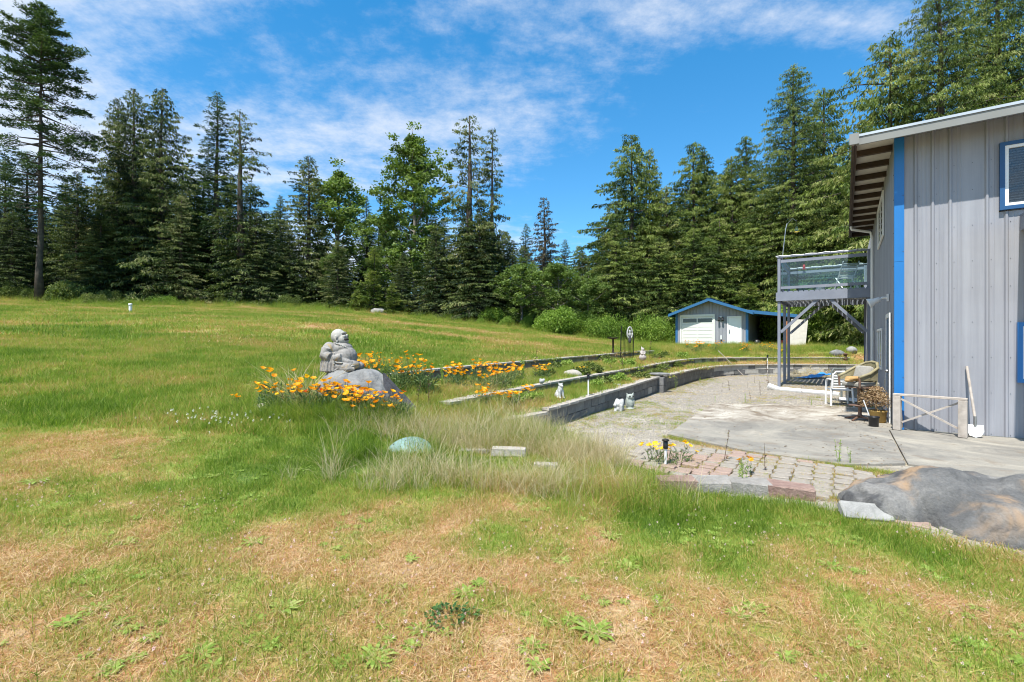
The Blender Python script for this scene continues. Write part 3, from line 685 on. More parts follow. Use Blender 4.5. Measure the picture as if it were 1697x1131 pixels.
def block_wall(P, ztop, courses, label, dark=.5, zs=None):
    x, y, z, q = resample(P, .4, zs); zt = z if z is not None else np.array([ztop(s) for s in q])
    root = empty('retaining_wall', (0, 0, 0), 0, label, 'wall')
    T = np.arctan2(np.gradient(y), np.gradient(x))
    for c in range(courses):
        for i in range(len(x)-1):
            o = .5 if c % 2 else 0.0
            px = x[i]*(1-o)+x[i+1]*o; py = y[i]*(1-o)+y[i+1]*o; nx, ny = -math.sin(T[i]), math.cos(T[i])
            off = .10 + random.uniform(-.003, .003) + .006*c; Ts = math.atan2(y[i+1]-y[i], x[i+1]-x[i]); nx, ny = -math.sin(Ts), math.cos(Ts)
            px = x[i]*(1-o)+x[i+1]*o if c % 2 == 0 else (x[i]+x[i+1])/2; py = y[i]*(1-o)+y[i+1]*o if c % 2 == 0 else (y[i]+y[i+1])/2
            Ts = T[i] if c % 2 == 0 else Ts
            me = random.choice(BLd if random.random() < dark*(1-.9*float(sstep(7.5, 10.5, px))) else BL)  # paler blocks towards the far end, sunlight there put into the colour
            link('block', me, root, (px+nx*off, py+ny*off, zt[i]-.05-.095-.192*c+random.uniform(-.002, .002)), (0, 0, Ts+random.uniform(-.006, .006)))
    for i in range(len(x)-1):
        nx, ny = -math.sin(T[i]), math.cos(T[i])
        link('cap', random.choice(CP), root, (x[i]+nx*.09+random.uniform(-.006, .006), y[i]+ny*.09, zt[i]-.022), (random.uniform(-.01, .01), 0, T[i]+random.uniform(-.015, .015)))
    return root
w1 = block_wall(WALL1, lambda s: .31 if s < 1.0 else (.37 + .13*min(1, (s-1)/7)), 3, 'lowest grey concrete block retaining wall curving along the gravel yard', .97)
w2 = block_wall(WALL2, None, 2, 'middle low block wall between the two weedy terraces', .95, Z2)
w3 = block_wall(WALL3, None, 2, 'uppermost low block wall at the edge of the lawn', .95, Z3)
# pillar with a stepping stone lying on the wall
pz = empty('wall_pier', (4.66, 15.0, 0), R(58), 'dark stained block pier in front of the lowest wall', 'pier')
for k in range(2): box_part('block', -.2, .2, -.10, .10, -.02+k*.25, .225+k*.25, MT['block_dark'], pz, .008)
fs = empty('stepping_stone', (4.62, 15.12, .54), 0, 'flat round stone slab lying on the wall above the pier', 'stone')
MB().lathe([(.02,0),(.30,.0),(.34,.03),(.30,.06),(.05,.075)], 11, squash=.75).build('slab_stone', MT['rock'], fs)

# ------------------------------------------------------------------ patio, pavers and edging
patio = empty('concrete_patio', (0, 0, 0), 0, 'stained concrete patio slabs beside the house', None, None, 'structure')
def poly_slab(name, P, z0, z1, mat, parent, bv=0.0):
    n = len(P); V = [(p[0], p[1], z0) for p in P] + [(p[0], p[1], z1) for p in P]
    F = [tuple(range(n))[::-1], tuple(range(n, 2*n))] + [(i, (i+1) % n, n+(i+1) % n, n+i) for i in range(n)]
    me = MB().add(V, F).mesh(name, mat)
    if bv: bevel(me, bv)
    return link(name, me, parent)
J1 = hw(-.12, -.30); J2 = hw(-.12, -3.1)
A_ = (5.15, 12.3); B_ = (9.3, 11.3)
cN = Vector((5.62-.0, 5.86)); 
poly_slab('slab', [(2.62,8.15),(3.35,6.95),(4.25,6.15),(J2.x-.012,J2.y-.012+.0),(J1.x-.012,J1.y),(7.0,8.70),(7.35,9.2),(8.6,11.25),A_], -.15, .035, MT['concrete'], patio, .006)
poly_slab('slab', [(J2.x+.012,J2.y-.02),(5.9,4.9),(8.5,3.4),(12,4.0),(9.0,7.25),(J1.x+.35,J1.y-.2+.20),(J1.x+.012,J1.y)], -.15, .031, MT['concrete'], patio, .006)
# pavers laid in rows square with the house
pv = empty('paver_path', (0, 0, 0), 0, 'weedy path of small pink and grey pavers below the patio', None, None, 'structure')
PG = [wavy_block(.182, .118, .06, 40+i, 'paver', MT['paver_grey'], .004, .008) for i in range(4)]; PP = [wavy_block(.182, .118, .06, 50+i, 'paver', MT['paver_pink'], .004, .008) for i in range(3)]
PAV = [(2.15,7.3),(3.05,6.95),(4.15,6.05),(4.35,5.55),(3.35,4.85),(2.55,5.02),(2.05,5.5),(1.55,6.1),(1.7,6.9)]
cA, sA = math.cos(HR), math.sin(HR); pav_pts = []
for i in range(-20, 20):
    for j in range(-26, 28):
        u, v = i*.200+.02*(j % 2), j*.130; x = 2.9 + u*cA - v*sA + random.uniform(-.008, .008); y = 6.0 + u*sA + v*cA + random.uniform(-.008, .008)
        if not inpoly(np.array([x]), np.array([y]), PAV)[0]: continue
        pink = vn(x, y, 2.6, 60)+ (.20 if x < 2.6 else -.16) + random.uniform(-.28, .28) > .66
        if random.random() < .05: continue
        pav_pts.append((x, y)); link('paver', random.choice(PP if pink else PG), pv, (x, y, .012+random.uniform(-.008, .008)), (random.uniform(-.03, .03), random.uniform(-.03, .03), HR+random.uniform(-.04, .04)))
# big split-face edging blocks, then flat kerb stones under the lawn edge
eg = empty('paver_edging', (0, 0, 0), 0, 'row of rough pink and grey split blocks edging the pavers', 'edging')
EB = [wavy_block(.40, .22, .15, 70+i, 'edging_block', MT['edge_pink'] if i % 2 else MT['edge_grey'], .014, .012) for i in range(4)]
for k, (px, py, yy, a) in enumerate([(1090,800,5.42,-3),(1135,806,5.38,-6)]):
    link('edging_block', EB[0], eg, (at(px, yy), yy, .0), (0, 0, R(a)), (1, .7, .5))
for k, (x, y, a, s) in enumerate([(1.78,5.22,-6,1),(2.15,5.19,-4,1),(2.52,5.12,-14,1),(2.87,4.98,-24,1.05)]): link('edging_block', EB[[1,0,2,3][k]], eg, (x, y, .045), (R(random.uniform(-3,3)), 0, R(a)), (s, 1, 1))
kb = empty('kerb_stones', (0, 0, 0), 0, 'flat grey kerb stones half buried along the lawn below the boulder', 'kerb')
for k in range(9):
    u = k/8; x = 3.0 + (5.0-3.0)*u; y = 4.62 - 1.85*u + .12*math.sin(u*3)
    link('kerb_stone', [PG[0], PG[1], PP[0]][k % 3], kb, (x, y, -.008+random.uniform(-.006, .006)), (0, 0, R(-42+random.uniform(-4, 4))), (1.5, 1.25, 1))

def remesh(name, mb, vox, mat, parent=None, disp=None, smooth_it=3):
    """weld overlapping forms into one skin"""
    me = mb.mesh(name+'_src', mat); ob = bpy.data.objects.new('tmp', me); COL.objects.link(ob)
    md = ob.modifiers.new('r', 'REMESH'); md.mode = 'VOXEL'; md.voxel_size = vox
    s = ob.modifiers.new('s', 'SMOOTH'); s.iterations = smooth_it; s.factor = .5
    bpy.context.view_layer.update(); dg = bpy.context.evaluated_depsgraph_get()
    m2 = bpy.data.meshes.new_from_object(ob.evaluated_get(dg)); bpy.data.objects.remove(ob, do_unlink=True); bpy.data.meshes.remove(me)
    m2.name = name
    if disp:
        n = len(m2.vertices); co = np.empty(n*3, np.float32); m2.vertices.foreach_get('co', co); co = co.reshape(-1, 3)
        nr = np.empty(n*3, np.float32); m2.vertices.foreach_get('normal', nr); nr = nr.reshape(-1, 3)
        co = co + nr*disp(co)[:, None]; m2.vertices.foreach_set('co', co.astype(np.float32).ravel()); m2.update()
    if not m2.materials: m2.materials.append(mat)
    m2.polygons.foreach_set('use_smooth', [True]*len(m2.polygons)); m2.update()
    return link(name, m2, parent)
def n3(co, s, seed=0): return (fbm(co[:, 0]+co[:, 2]*.7, co[:, 1]-co[:, 2]*.6, s, 4, seed)-.5)
# big boulder: several humps run together
bd = empty('boulder', (4.5, 4.15, .02), R(-28), 'large low grey boulder stained orange beside the patio', 'boulder')
m = MB(); m.ball((-1.05,.0,-.02),(.42,.42,.27),16,10); m.ball((-.5,.12,.0),(.75,.50,.31),16,10); m.ball((.25,.15,.0),(1.25,.66,.34),20,12); m.ball((-.15,-.36,-.06),(.62,.38,.28),16,10)
m.ball((1.0,.1,-.02),(1.1,.66,.32),18,12); m.ball((.6,-.42,-.08),(.95,.42,.28),18,12); m.ball((1.7,0,-.02),(.8,.6,.28),16,10)
def bdisp(co):
    d = n3(co, 1.5, 3)*.18 + n3(co, 5, 5)*.09 + n3(co, 16, 5)*.022
    crack = np.abs(fbm(co[:, 0], co[:, 1], 1.3, 3, 12)-.5); d = d - .035*np.exp(-(crack/.012)**2); return d
bb = remesh('boulder_rock', m, .028, MT['boulder'], bd, bdisp, 4)
gs = empty('granite_slab', (3.19, 4.36, .05), R(-10), 'pale granite slab leaning against the foot of the boulder', 'stone')
me = wavy_block(.40, .17, .07, 90, 'slab_stone', MT['granite'], .006, .008); link('slab_stone', me, gs, (0, 0, 0), (R(38), R(2), 0))

# ------------------------------------------------------------------ shed with carport
DS = 34.0
so_ = Vector((at(1239, DS), DS, 0)); sz = H(so_.x, so_.y) ; sz = 1.27
shed = empty('shed', (so_.x-.823*4.95, so_.y+.568*4.95, sz), HR, 'small grey shed with blue trim, garage door and side carport', 'shed')
SW, SHH, SD, RS = 4.95, 2.42, 6.0, .365
ap = SHH + SW/2*RS
m = MB(); m.add([(0,.05,0),(SW,.05,0),(SW,.05,SHH),(SW/2,.05,ap),(0,.05,SHH),(0,SD,0),(SW,SD,0),(SW,SD,SHH),(SW/2,SD,ap),(0,SD,SHH)],
    [(0,1,2,3,4),(9,8,7,6,5),(0,4,9,5),(1,6,7,2),(4,3,8,9),(2,7,8,3)]); m.build('wall', MT['grey_steel'], shed)
def shed_top(x): return ap - abs(x-SW/2)*RS - .02
for a, b_, z0 in ((.12,.30,0),(.30,2.78,2.30),(2.78,3.62,0),(3.62,4.56,2.10),(4.56,4.83,0)):
    n = max(1, round((b_-a)/.62))
    for k in range(n):
        p0 = a+(b_-a)*k/n; p1 = a+(b_-a)*(k+1)/n
        if p0 < SW/2 < p1:
            wall_sheet(p0, SW/2, z0, shed_top, .1).build('wall_panel', MT['grey_steel'], shed); p0 = SW/2
        wall_sheet(p0, p1, z0, shed_top, .1).build('wall_panel', MT['grey_steel'], shed)
for a, b_ in ((-.04,.12),(4.83,5.0)): box_part('corner_trim', a, b_, -.05, .10, 0, SHH, MT['blue_shed'], shed)
rf = empty('roof', (0, 0, 0), 0); rf.parent = shed
for s in (-1, 1):
    xe = SW/2 + s*(SW/2+.42); ze = ap - (SW/2+.42)*RS
    MB().add([(SW/2,-.62,ap+.05),(xe,-.62,ze+.05),(xe,SD+.3,ze+.05),(SW/2,SD+.3,ap+.05),(SW/2,-.62,ap+.09),(xe,-.62,ze+.09),(xe,SD+.3,ze+.09),(SW/2,SD+.3,ap+.09)],
        [(0,1,2,3),(7,6,5,4),(4,5,1,0),(5,6,2,1),(6,7,3,2)]).build('roof_sheet', MT['blue_shed'], rf)
    MB().add([(SW/2,-.66,ap-.10),(xe,-.66,ze-.10),(xe,-.66,ze+.10),(SW/2,-.66,ap+.10),(SW/2,-.625,ap-.10),(xe,-.625,ze-.10),(xe,-.625,ze+.10),(SW/2,-.625,ap+.10)],
        [(0,1,2,3),(7,6,5,4),(3,2,6,7),(1,0,4,5)]).build('fascia', MT['blue_shed'], rf)
    MB().bar((xe,-.6,ze-.02),(xe,SD+.3,ze-.02),.05,.16).build('eave_trim', MT['blue_shed'], rf)
MB().bar((SW/2,-.68,ap+.10),(SW/2,SD+.3,ap+.10),.30,.05).build('ridge_cap', MT['blue_dark'], rf)
gd = empty('garage_door', (0, 0, 0), 0); gd.parent = shed
for a in ((.30,.40,0,2.30),(2.68,2.78,0,2.30)): box_part('frame', a[0], a[1], -.05, .04, a[2], a[3], MT['cream_door'], gd)
box_part('frame', .40, 2.68, -.05, .04, 2.13, 2.30, MT['cream_door'], gd)
for r_ in range(4):
    z0 = .01+r_*.53
    box_part('door_section', .405, 2.675, .0, .035, z0, z0+.52, MT['cream_door'], gd)
    for c in range(2):
        x0 = .50+c*1.08
        if r_ == 3:
            box_part('window', x0, x0+1.0, -.012, -.002, z0+.12, z0+.40, MT['dark_glass'], gd)
        else:
            for q in range(2):
                f = MB(); zz = z0+.05+q*.235
                f.box(x0, x0+1.0, -.012, -.002, zz, zz+.19); f.build('door_panel', MT['cream_door'], gd)
sd = empty('door', (0, 0, 0), 0); sd.parent = shed
for a in ((3.62,3.70,0,2.10),(4.48,4.56,0,2.10)): box_part('frame', a[0], a[1], -.05, .04, a[2], a[3], MT['white_door'], sd)
box_part('frame', 3.70, 4.48, -.05, .04, 2.03, 2.10, MT['white_door'], sd); box_part('door_leaf', 3.705, 4.475, -.01, .03, .01, 2.025, MT['white_door'], sd)
for zz in (.2, 1.0, 1.55):
    for xx in (3.82, 4.14): box_part('door_panel', xx, xx+.24, -.018, -.011, zz, zz+(.62 if zz < 1 else .38), MT['white_door'], sd)
MB().ball((3.77,-.06,.98), .04, 8, 6).ball((3.77,-.04,1.12), .03, 8, 6).build('handle', MT['black_metal'], sd)
wl = empty('wall_lamp', (0, 0, 0), 0); wl.parent = shed
m = MB(); m.box(3.14,3.26,-.06,-.03,2.02,2.14); m.tube([(3.2,-.06,2.1),(3.08,-.15,2.08)], .02, 6); m.tube([(3.2,-.06,2.1),(3.32,-.15,2.08)], .02, 6); m.build('bracket', MT['white_plastic'], wl)
for xx in (3.08, 3.33): MB().tube([(xx,-.13,2.06),(xx+.02,-.24,1.80)], [.05,.08], 8).build('lamp_head', MT['dark'], wl)
box_part('vent', 3.17, 3.25, -.06, -.03, .45, .74, MT['white_vinyl'], shed); box_part('meter_box', 3.17, 3.27, -.06, -.03, .30, .45, MT['black_plastic'], shed)
# carport roof
cp = empty('carport', (0, 0, 0), 0); cp.parent = shed
MB().add([(SW+.05,-.35,2.38),(SW+3.05,-.35,1.98),(SW+3.05,SD,1.98),(SW+.05,SD,2.38),(SW+.05,-.35,2.42),(SW+3.05,-.35,2.02),(SW+3.05,SD,2.02),(SW+.05,SD,2.42)],[(3,2,1,0),(4,5,6,7),(0,1,5,4),(1,2,6,5)]).build('roof_sheet', MT['soffit'], cp)
MB().bar((SW+.02,-.40,2.40),(SW+3.05,-.40,1.99),.04,.22).build('fascia', MT['blue_shed'], cp)
for k in range(5): MB().bar((SW+.05,.3+k*1.2,2.33),(SW+3.0,.3+k*1.2,1.93),.05,.10).build('rafter', MT['brown_wood'], cp)
for yy in (.0, 3.0, 5.8): MB().bar((SW+2.9,yy,-.1),(SW+2.9,yy,1.97),.12,.12).build('post', MT['brown_wood'], cp)
def shw(x, y, z=0): c, s = math.cos(HR), math.sin(HR); return (shed.location.x + x*c - y*s, shed.location.y + x*s + y*c, sz+z)
lb = empty('leaning_board', shw(SW+2.95, -.7, 0), HR+R(4), 'tall pale board leaning against the carport post', 'board')
MB().bar((.1,0,0),(.25,.14,1.75),.95,.03,(0,1,0)).build('board_sheet', MT['board'], lb)
rb = empty('rusty_panel', shw(SW+2.4, -.6, 0), HR, 'narrow rust brown panel standing beside the pale board', 'panel')
MB().bar((.0,0,0),(.05,.1,1.65),.28,.03,(0,1,0)).build('metal_sheet', plain('rusty_sheet', (.30,.12,.05), .8, 0, .3, 6, .3, (.5,.35,.25), .5), rb)
rc = empty('fuel_can', shw(SW+2.2, 1.2, 0), HR, 'red fuel can on the ground in the carport shade', 'can')
MB().box(-.3,.3,-.12,.12,0,.38).tube([(.1,0,.38),(.18,0,.5)],.03,6).build('can_body', MT['red'], rc)
kt = empty('kettle_barbecue', shw(SW+.5, .6, 0), 0, 'low black domed object beside the shed corner', 'barbecue')
MB().lathe([(.14,0),(.25,.12),(.28,.25),(.2,.40),(.05,.45)],14).build('bowl', MT['black_plastic'], kt, True)

# ------------------------------------------------------------------ seated laughing stone figure and its rock
BX, BY = at(566, 8.25), 8.3
gz = H(BX, BY)
rk = empty('flat_boulder', (at(600, 8.15), 8.15, gz), R(3), 'grey boulder that carries the seated stone figure', 'boulder')
m = MB(); m.ball((-.36,.08,.26),(.36,.38,.36),16,10); m.ball((.02,.04,.26),(.44,.34,.34),16,10); m.ball((.26,.02,.18),(.33,.30,.31),16,10); m.ball((-.56,.06,.18),(.22,.26,.28),12,8)
remesh('rock', m, .02, MT['rock'], rk, lambda co: n3(co, 4, 2)*.10+n3(co, 12, 2)*.04+n3(co, 30, 2)*.012, 3)
sl = empty('slate_slab', (at(652, 8.0), 8.0, gz), R(20), 'dark triangular slate slab leaning on the right of the figure\'s boulder', 'stone')
MB().add([(-.13,-.04,-.05),(.40,-.14,-.10),(-.17,.06,.55),(-.10,.0,-.05),(.43,-.09,-.10),(-.135,.09,.54)],[(0,1,2),(5,4,3),(0,3,4,1),(1,4,5,2),(2,5,3,0)]).build('slab', MT['slate'], sl)
BZ = zat(615, 8.3)
bu = empty('laughing_buddha_statue', (BX, BY, BZ), R(-14), 'weathered stone statue of a seated laughing bald monk, facing right', 'statue')
# local: +x is the way he faces, -y towards the lawn in front (his right side), z up; height .70
m = MB()
m.ball((0,.0,.06),(.27,.25,.10),20,12)                       # lap and robe hem
m.ball((-.07,.0,.20),(.23,.25,.24),20,12); m.ball((-.09,.0,.37),(.18,.23,.13),20,12); m.ball((.02,-.02,.10),(.30,.26,.13),20,12)   # trunk
m.ball((.06,.0,.25),(.19,.20,.18),20,12)                    # belly
m.ball((.03,.0,.40),(.13,.17,.09),16,10)                    # chest
m.ball((-.14,-.17,.385),(.115,.10,.115),14,10); m.ball((-.08,.19,.39),(.11,.09,.11),14,10)  # shoulders
m.tube([(-.15,-.20,.38),(-.17,-.24,.27),(-.05,-.26,.24)], [.105,.10,.08], 12); m.tube([(.0,-.25,.22),(.12,-.22,.26)], [.068,.05], 12)
m.tube([(-.07,.22,.38),(-.06,.25,.26),(.12,.2,.22)], [.085,.085,.06], 12)
m.ball((.15,-.16,.08),(.13,.10,.085),14,10); m.ball((.18,.14,.08),(.14,.12,.09),14,10)
m.tube([(.0,-.20,.05),(.22,-.20,.05),(.30,-.12,.04)], [.06,.055,.04], 10)   # folded leg and foot
m.tube([(.10,-.20,.20),(.19,-.16,.16),(.25,-.10,.15)], [.05,.045,.03], 10)
m.ball((-.11,-.15,.09),(.155,.125,.15),16,10)
for k in range(6):      # sleeve folds falling to the hem
    xx = -.235+k*.049; m.tube([(-.17+k*.030,-.285+.006*k,.27),(xx,-.262-.008*(5-abs(k-3)*2),.15),(xx-.012,-.262-.008*(5-abs(k-3)*2),.0)], [.013,.018,.023], 7)
m.tube([(.05,-.22,.31),(.10,-.24,.2),(.08,-.25,.06),(.0,-.26,.0)], [.016,.018,.018,.016], 8)
m.tube([(-.02,-.10,.47),(.08,-.09,.44),(.16,-.03,.36)], [.022,.022,.02], 8)  # robe edge
remesh('body', m, .0095, MT['buddha'], bu, lambda co: n3(co, 22, 2)*.006, 2)
m = MB(); T_ = Matrix.Translation((-.055,-.01,.575)) @ Euler((0, R(-14), R(6))).to_matrix().to_4x4() @ Matrix.Scale(1.28, 4)
def hb_(c, r, s=14, g=10): m.ball(T_ @ Vector(c), tuple(q*1.28 for q in r), s, g)
hb_((-.012,0,.02),(.098,.088,.098),20,14); hb_((.035,0,-.035),(.075,.078,.078),18,12); hb_((.06,0,-.07),(.05,.055,.04)); hb_((.0,0,-.10),(.07,.075,.05))
hb_((.108,0,.0),(.020,.017,.018)); hb_((.08,-.035,-.005),(.03,.028,.024)); hb_((.08,.035,-.005),(.03,.028,.024)); hb_((.083,0,.045),(.020,.052,.014))
hb_((.098,0,-.068),(.022,.036,.012)); hb_((.100,0,-.018),(.012,.034,.008))
hb_((-.005,-.088,-.012),(.022,.014,.042)); hb_((-.005,.088,-.012),(.022,.014,.042)); hb_((.0,-.088,-.055),(.013,.012,.026)); hb_((.0,.088,-.055),(.013,.012,.026))
hd = remesh('head', m, .0075, MT['buddha_head'], bu, None, 1)
m = MB(); m.ball(T_ @ Vector((.092,-.012,-.048)), (.042,.058,.031), 12, 8); m.build('mouth', MT['recess'], hd, True)
for s in (-1, 1):
    MB().tube([T_ @ Vector((.100,s*.016,.020)), T_ @ Vector((.098,s*.034,.026)), T_ @ Vector((.078,s*.058,.018))], .0085, 6).build('eye', MT['recess'], hd)
    MB().tube([T_ @ Vector((.004,s*.0995,-.03)), T_ @ Vector((.006,s*.101,.012))], .005, 6).build('ear_hollow', MT['recess'], hd)
def beads(pts, r, n, nm):
    P = [Vector(p) for p in pts]; L = [0]
    for a, b_ in zip(P[:-1], P[1:]): L.append(L[-1]+(b_-a).length)
    mm = MB()
    for i in range(n):
        d = L[-1]*i/(n-1); k = max(j for j in range(len(L)) if L[j] <= d+1e-9); k = min(k, len(P)-2); f = (d-L[k])/(L[k+1]-L[k])
        mm.ball(P[k].lerp(P[k+1], f), r, 8, 6)
    mm.build(nm, MT['buddha_head'], bu, True)
beads([(-.04,-.15,.475),(.04,-.15,.455),(.11,-.12,.42),(.155,-.06,.385),(.165,.02,.37)], .015, 13, 'bead_necklace')
beads([(.02,-.262,.18),(.06,-.275,.16),(.11,-.265,.15),(.15,-.245,.15)], .014, 8, 'bead_bracelet')
beads([(.02,-.268,.31),(.02,-.285,.22),(.03,-.285,.14)], .013, 9, 'bead_string')
beads([(.21,-.21,.11),(.25,-.18,.09),(.29,-.14,.10)], .015, 6, 'bead_bracelet')
for sx, yy, s in ((437,7.75,.16),(505,7.6,.20),(603,7.55,.14),(470,7.7,.12),(447,7.9,.13)):
    o = empty('stone', (at(sx, yy), yy, H(at(sx, yy), yy)+.02), random.uniform(0, 3), {437:'pale rough stone at the far left of the flower clump',505:'pale flat stone in the grass below the orange poppies',603:'small pale stone half hidden in grass below the boulder',470:'small pale stone under the bleached leaves',447:'whitish stone behind the leftmost pale one'}[sx], 'stone')
    mm = MB().ball((0,0,0),(s*1.2,s*.8,s*.5),12,8); remesh('stone_body', mm, .02, MT['cap'], o, lambda co: n3(co, 7, 3)*.05, 1)

# ------------------------------------------------------------------ garden ornaments
def place(px, Y, dz=0): x = at(px, Y); return (x, Y, H(x, Y)+dz)
dg_ = empty('dog_statue', (at(928, 9.75), 9.75, zat(660, 9.75)), R(-60), 'small white statue of a seated dog on the lower terrace', 'statue')
m = MB(); m.ball((-.04,0,.09),(.075,.07,.09)); m.ball((.01,0,.18),(.055,.06,.09)); m.ball((.03,0,.255),(.042,.042,.045)); m.ball((.075,0,.245),(.03,.022,.02)); m.ball((.02,.04,.285),(.015,.012,.03)); m.ball((.02,-.04,.285),(.015,.012,.03))
for s in (-1, 1): m.tube([(.035,s*.04,.16),(.06,s*.042,.0)], [.026,.020], 8); m.ball((.075,s*.042,.01),(.03,.02,.015)); m.ball((-.03,s*.065,.06),(.06,.028,.055)); m.ball((.03,s*.075,.015),(.04,.02,.015))
remesh('dog_body', m, .009, MT['white_statue'], dg_, None, 1)
o = empty('stone_ball', (at(898, 10.4), 10.4, zat(636, 10.4)), 0, 'small white knobbly ball behind the middle wall', 'ornament')
m = MB(); m.ball((0,0,.05),(.06,.055,.055)); m.ball((.035,0,.075),(.03,.03,.03)); m.ball((-.03,0,.09),(.03,.03,.025)); remesh('ball_body', m, .01, MT['white_statue'], o, lambda co: n3(co, 20, 3)*.02, 1)
ow = empty('owl_statue', (at(1044, 11.35), 11.35, -.01), R(-75), 'pale greenish stone owl standing at the foot of the block wall', 'statue')
m = MB(); m.ball((0,0,.14),(.085,.095,.15)); m.ball((.01,0,.30),(.075,.095,.07)); m.tube([(0,-.06,.33),(0,-.09,.40)], [.035,.006], 8); m.tube([(0,.06,.33),(0,.09,.40)], [.035,.006], 8); m.ball((.0,.08,.17),(.06,.03,.12)); m.ball((.0,-.08,.17),(.06,.03,.12)); m.tube([(.075,0,.31),(.095,0,.27)], [.02,.004], 6); m.lathe([(.09,-.02),(.1,.03),(.07,.05)],12)
b_ = remesh('owl_body', m, .01, MT['green_stone'], ow, lambda co: n3(co, 25, 3)*.008, 1)
for s in (-1, 1): MB().ball((.072,s*.04,.315),(.012,.022,.022)).build('eye', MT['recess'], b_)
fg = empty('crouching_statue', (at(1027, 11.05), 11.05, -.01), R(-120), 'chalky crouching statue with its head lowered, left of the owl', 'statue')
m = MB(); m.ball((0,0,.16),(.12,.11,.10)); m.ball((.0,.0,.06),(.12,.10,.09)); m.tube([(-.08,0,.18),(.02,-.05,.24),(.14,-.08,.13)], [.07,.06,.035], 10); m.tube([(.08,.06,.16),(.10,.06,0)], [.04,.035], 8); m.tube([(.08,-.06,.14),(.11,-.07,0)], [.04,.035], 8); m.ball((-.09,.03,.23),(.06,.05,.05))
remesh('statue_body', m, .011, MT['white_statue'], fg, lambda co: n3(co, 16, 3)*.02, 1)
gn = empty('garden_figurine', (at(1065, 19.0), 19.0, zat(598, 19)), R(-90), 'pinkish weathered figurine standing below the uppermost wall', 'statue')
m = MB(); m.ball((0,0,.13),(.13,.15,.14)); m.ball((0,0,.30),(.10,.11,.12)); m.ball((.01,0,.44),(.07,.07,.075)); m.tube([(0,-.02,.42),(-.02,-.05,.56)], [.05,.01], 8); m.tube([(.02,.09,.34),(.10,.04,.24)], .035, 8); m.tube([(.02,-.09,.34),(.10,-.04,.24)], .035, 8)
remesh('figurine_body', m, .014, MT['pink_statue'], gn, None, 1)
def solar(loc, lab, hgt=.30):
    o = empty('solar_light', loc, 0, lab, 'garden light')
    MB().tube([(0,0,-.05),(0,0,hgt)], .016, 8).build('stake', MT['white_plastic'], o)
    MB().lathe([(.028,hgt),(.032,hgt+.01),(.030,hgt+.09),(.02,hgt+.10)], 10).build('lantern', MT['black_plastic'], o, True)
    MB().lathe([(.045,hgt+.10),(.048,hgt+.112),(.02,hgt+.125)], 10).build('cap', MT['black_metal'], o, True)
solar((at(975, 10.5), 10.5, zat(652, 10.5)), 'short solar garden light with white stake on the lower terrace')
solar((at(1272, 21.8), 21.8, -.0), 'tall thin solar light standing on the gravel before the far wall', .85)
# bird bath
bb_ = empty('bird_bath', place(1016, 22.2, -.02), 0, 'dark iron bird bath on a slim pedestal beside the iron trellis', 'bird bath')
hB = zat(560, 22.2)-bb_.location.z
MB().lathe([(.16,0),(.16,.02),(.05,.05),(.04,hB*.5),(.045,hB-.08),(.06,hB-.06)], 12).build('pedestal', MT['black_metal'], bb_, True)
MB().lathe([(.05,hB-.07),(.16,hB-.055),(.27,hB),(.275,hB+.015),(.25,hB+.012),(.12,hB-.025),(.01,hB-.03)], 20).build('basin', MT['black_metal'], bb_, True)
# iron trellis gate with pale plaque
tg = empty('iron_trellis', (at(1028, 21.2), 21.2, H(at(1028, 21.2), 21.2)-.02), R(16), 'slim black iron trellis gate standing behind the uppermost wall', 'trellis')
hT = zat(543, 21.2)-tg.location.z; wT = .62
MB().tube([(0,0,0),(.05,0,hT),(.06,0,hT+.05)], .022, 7).build('post', MT['black_metal'], tg); MB().tube([(wT,0,0),(wT+.03,0,hT*.78)], .022, 7).build('post', MT['black_metal'], tg)
for k in range(9):
    x = .07+k*.062; top = hT*(.93-.33*math.sin(math.pi*min(1, (k+1)/9)*.85)+.1*(k > 6)); MB().tube([(x,0,.0),(x+.02,0,top)], .009, 5).build('bar', MT['black_metal'], tg)
MB().tube([(.03,0,hT*.92),(.2,0,hT*.78),(.35,0,hT*.62),(.5,0,hT*.65),(wT+.02,0,hT*.78)], .012, 6).build('top_rail', MT['black_metal'], tg); MB().tube([(.0,0,.12),(wT,0,.12)], .012, 6).build('bottom_rail', MT['black_metal'], tg)
pq = empty('wall_plaque', (at(1043.5, 21.1), 21.08, zat(562, 21.1)), R(10), 'pale oval ornament hanging on the iron trellis', 'ornament')
m = MB(); 
ringp = [(.115*math.cos(a)*(1-.18*math.sin(a)), 0, .27+.25*math.sin(a)) for a in np.linspace(0, 2*math.pi, 22)]
m.tube(ringp, .032, 7); m.ball((0,0,.33),(.05,.03,.07)); m.ball((0,0,.20),(.07,.03,.09)); m.build('oval_frame', MT['white_statue'], pq, True)
MB().ball((.0,.0,-.02),(.075,.05,.17)).build('basket', MT['slate'], pq, True)
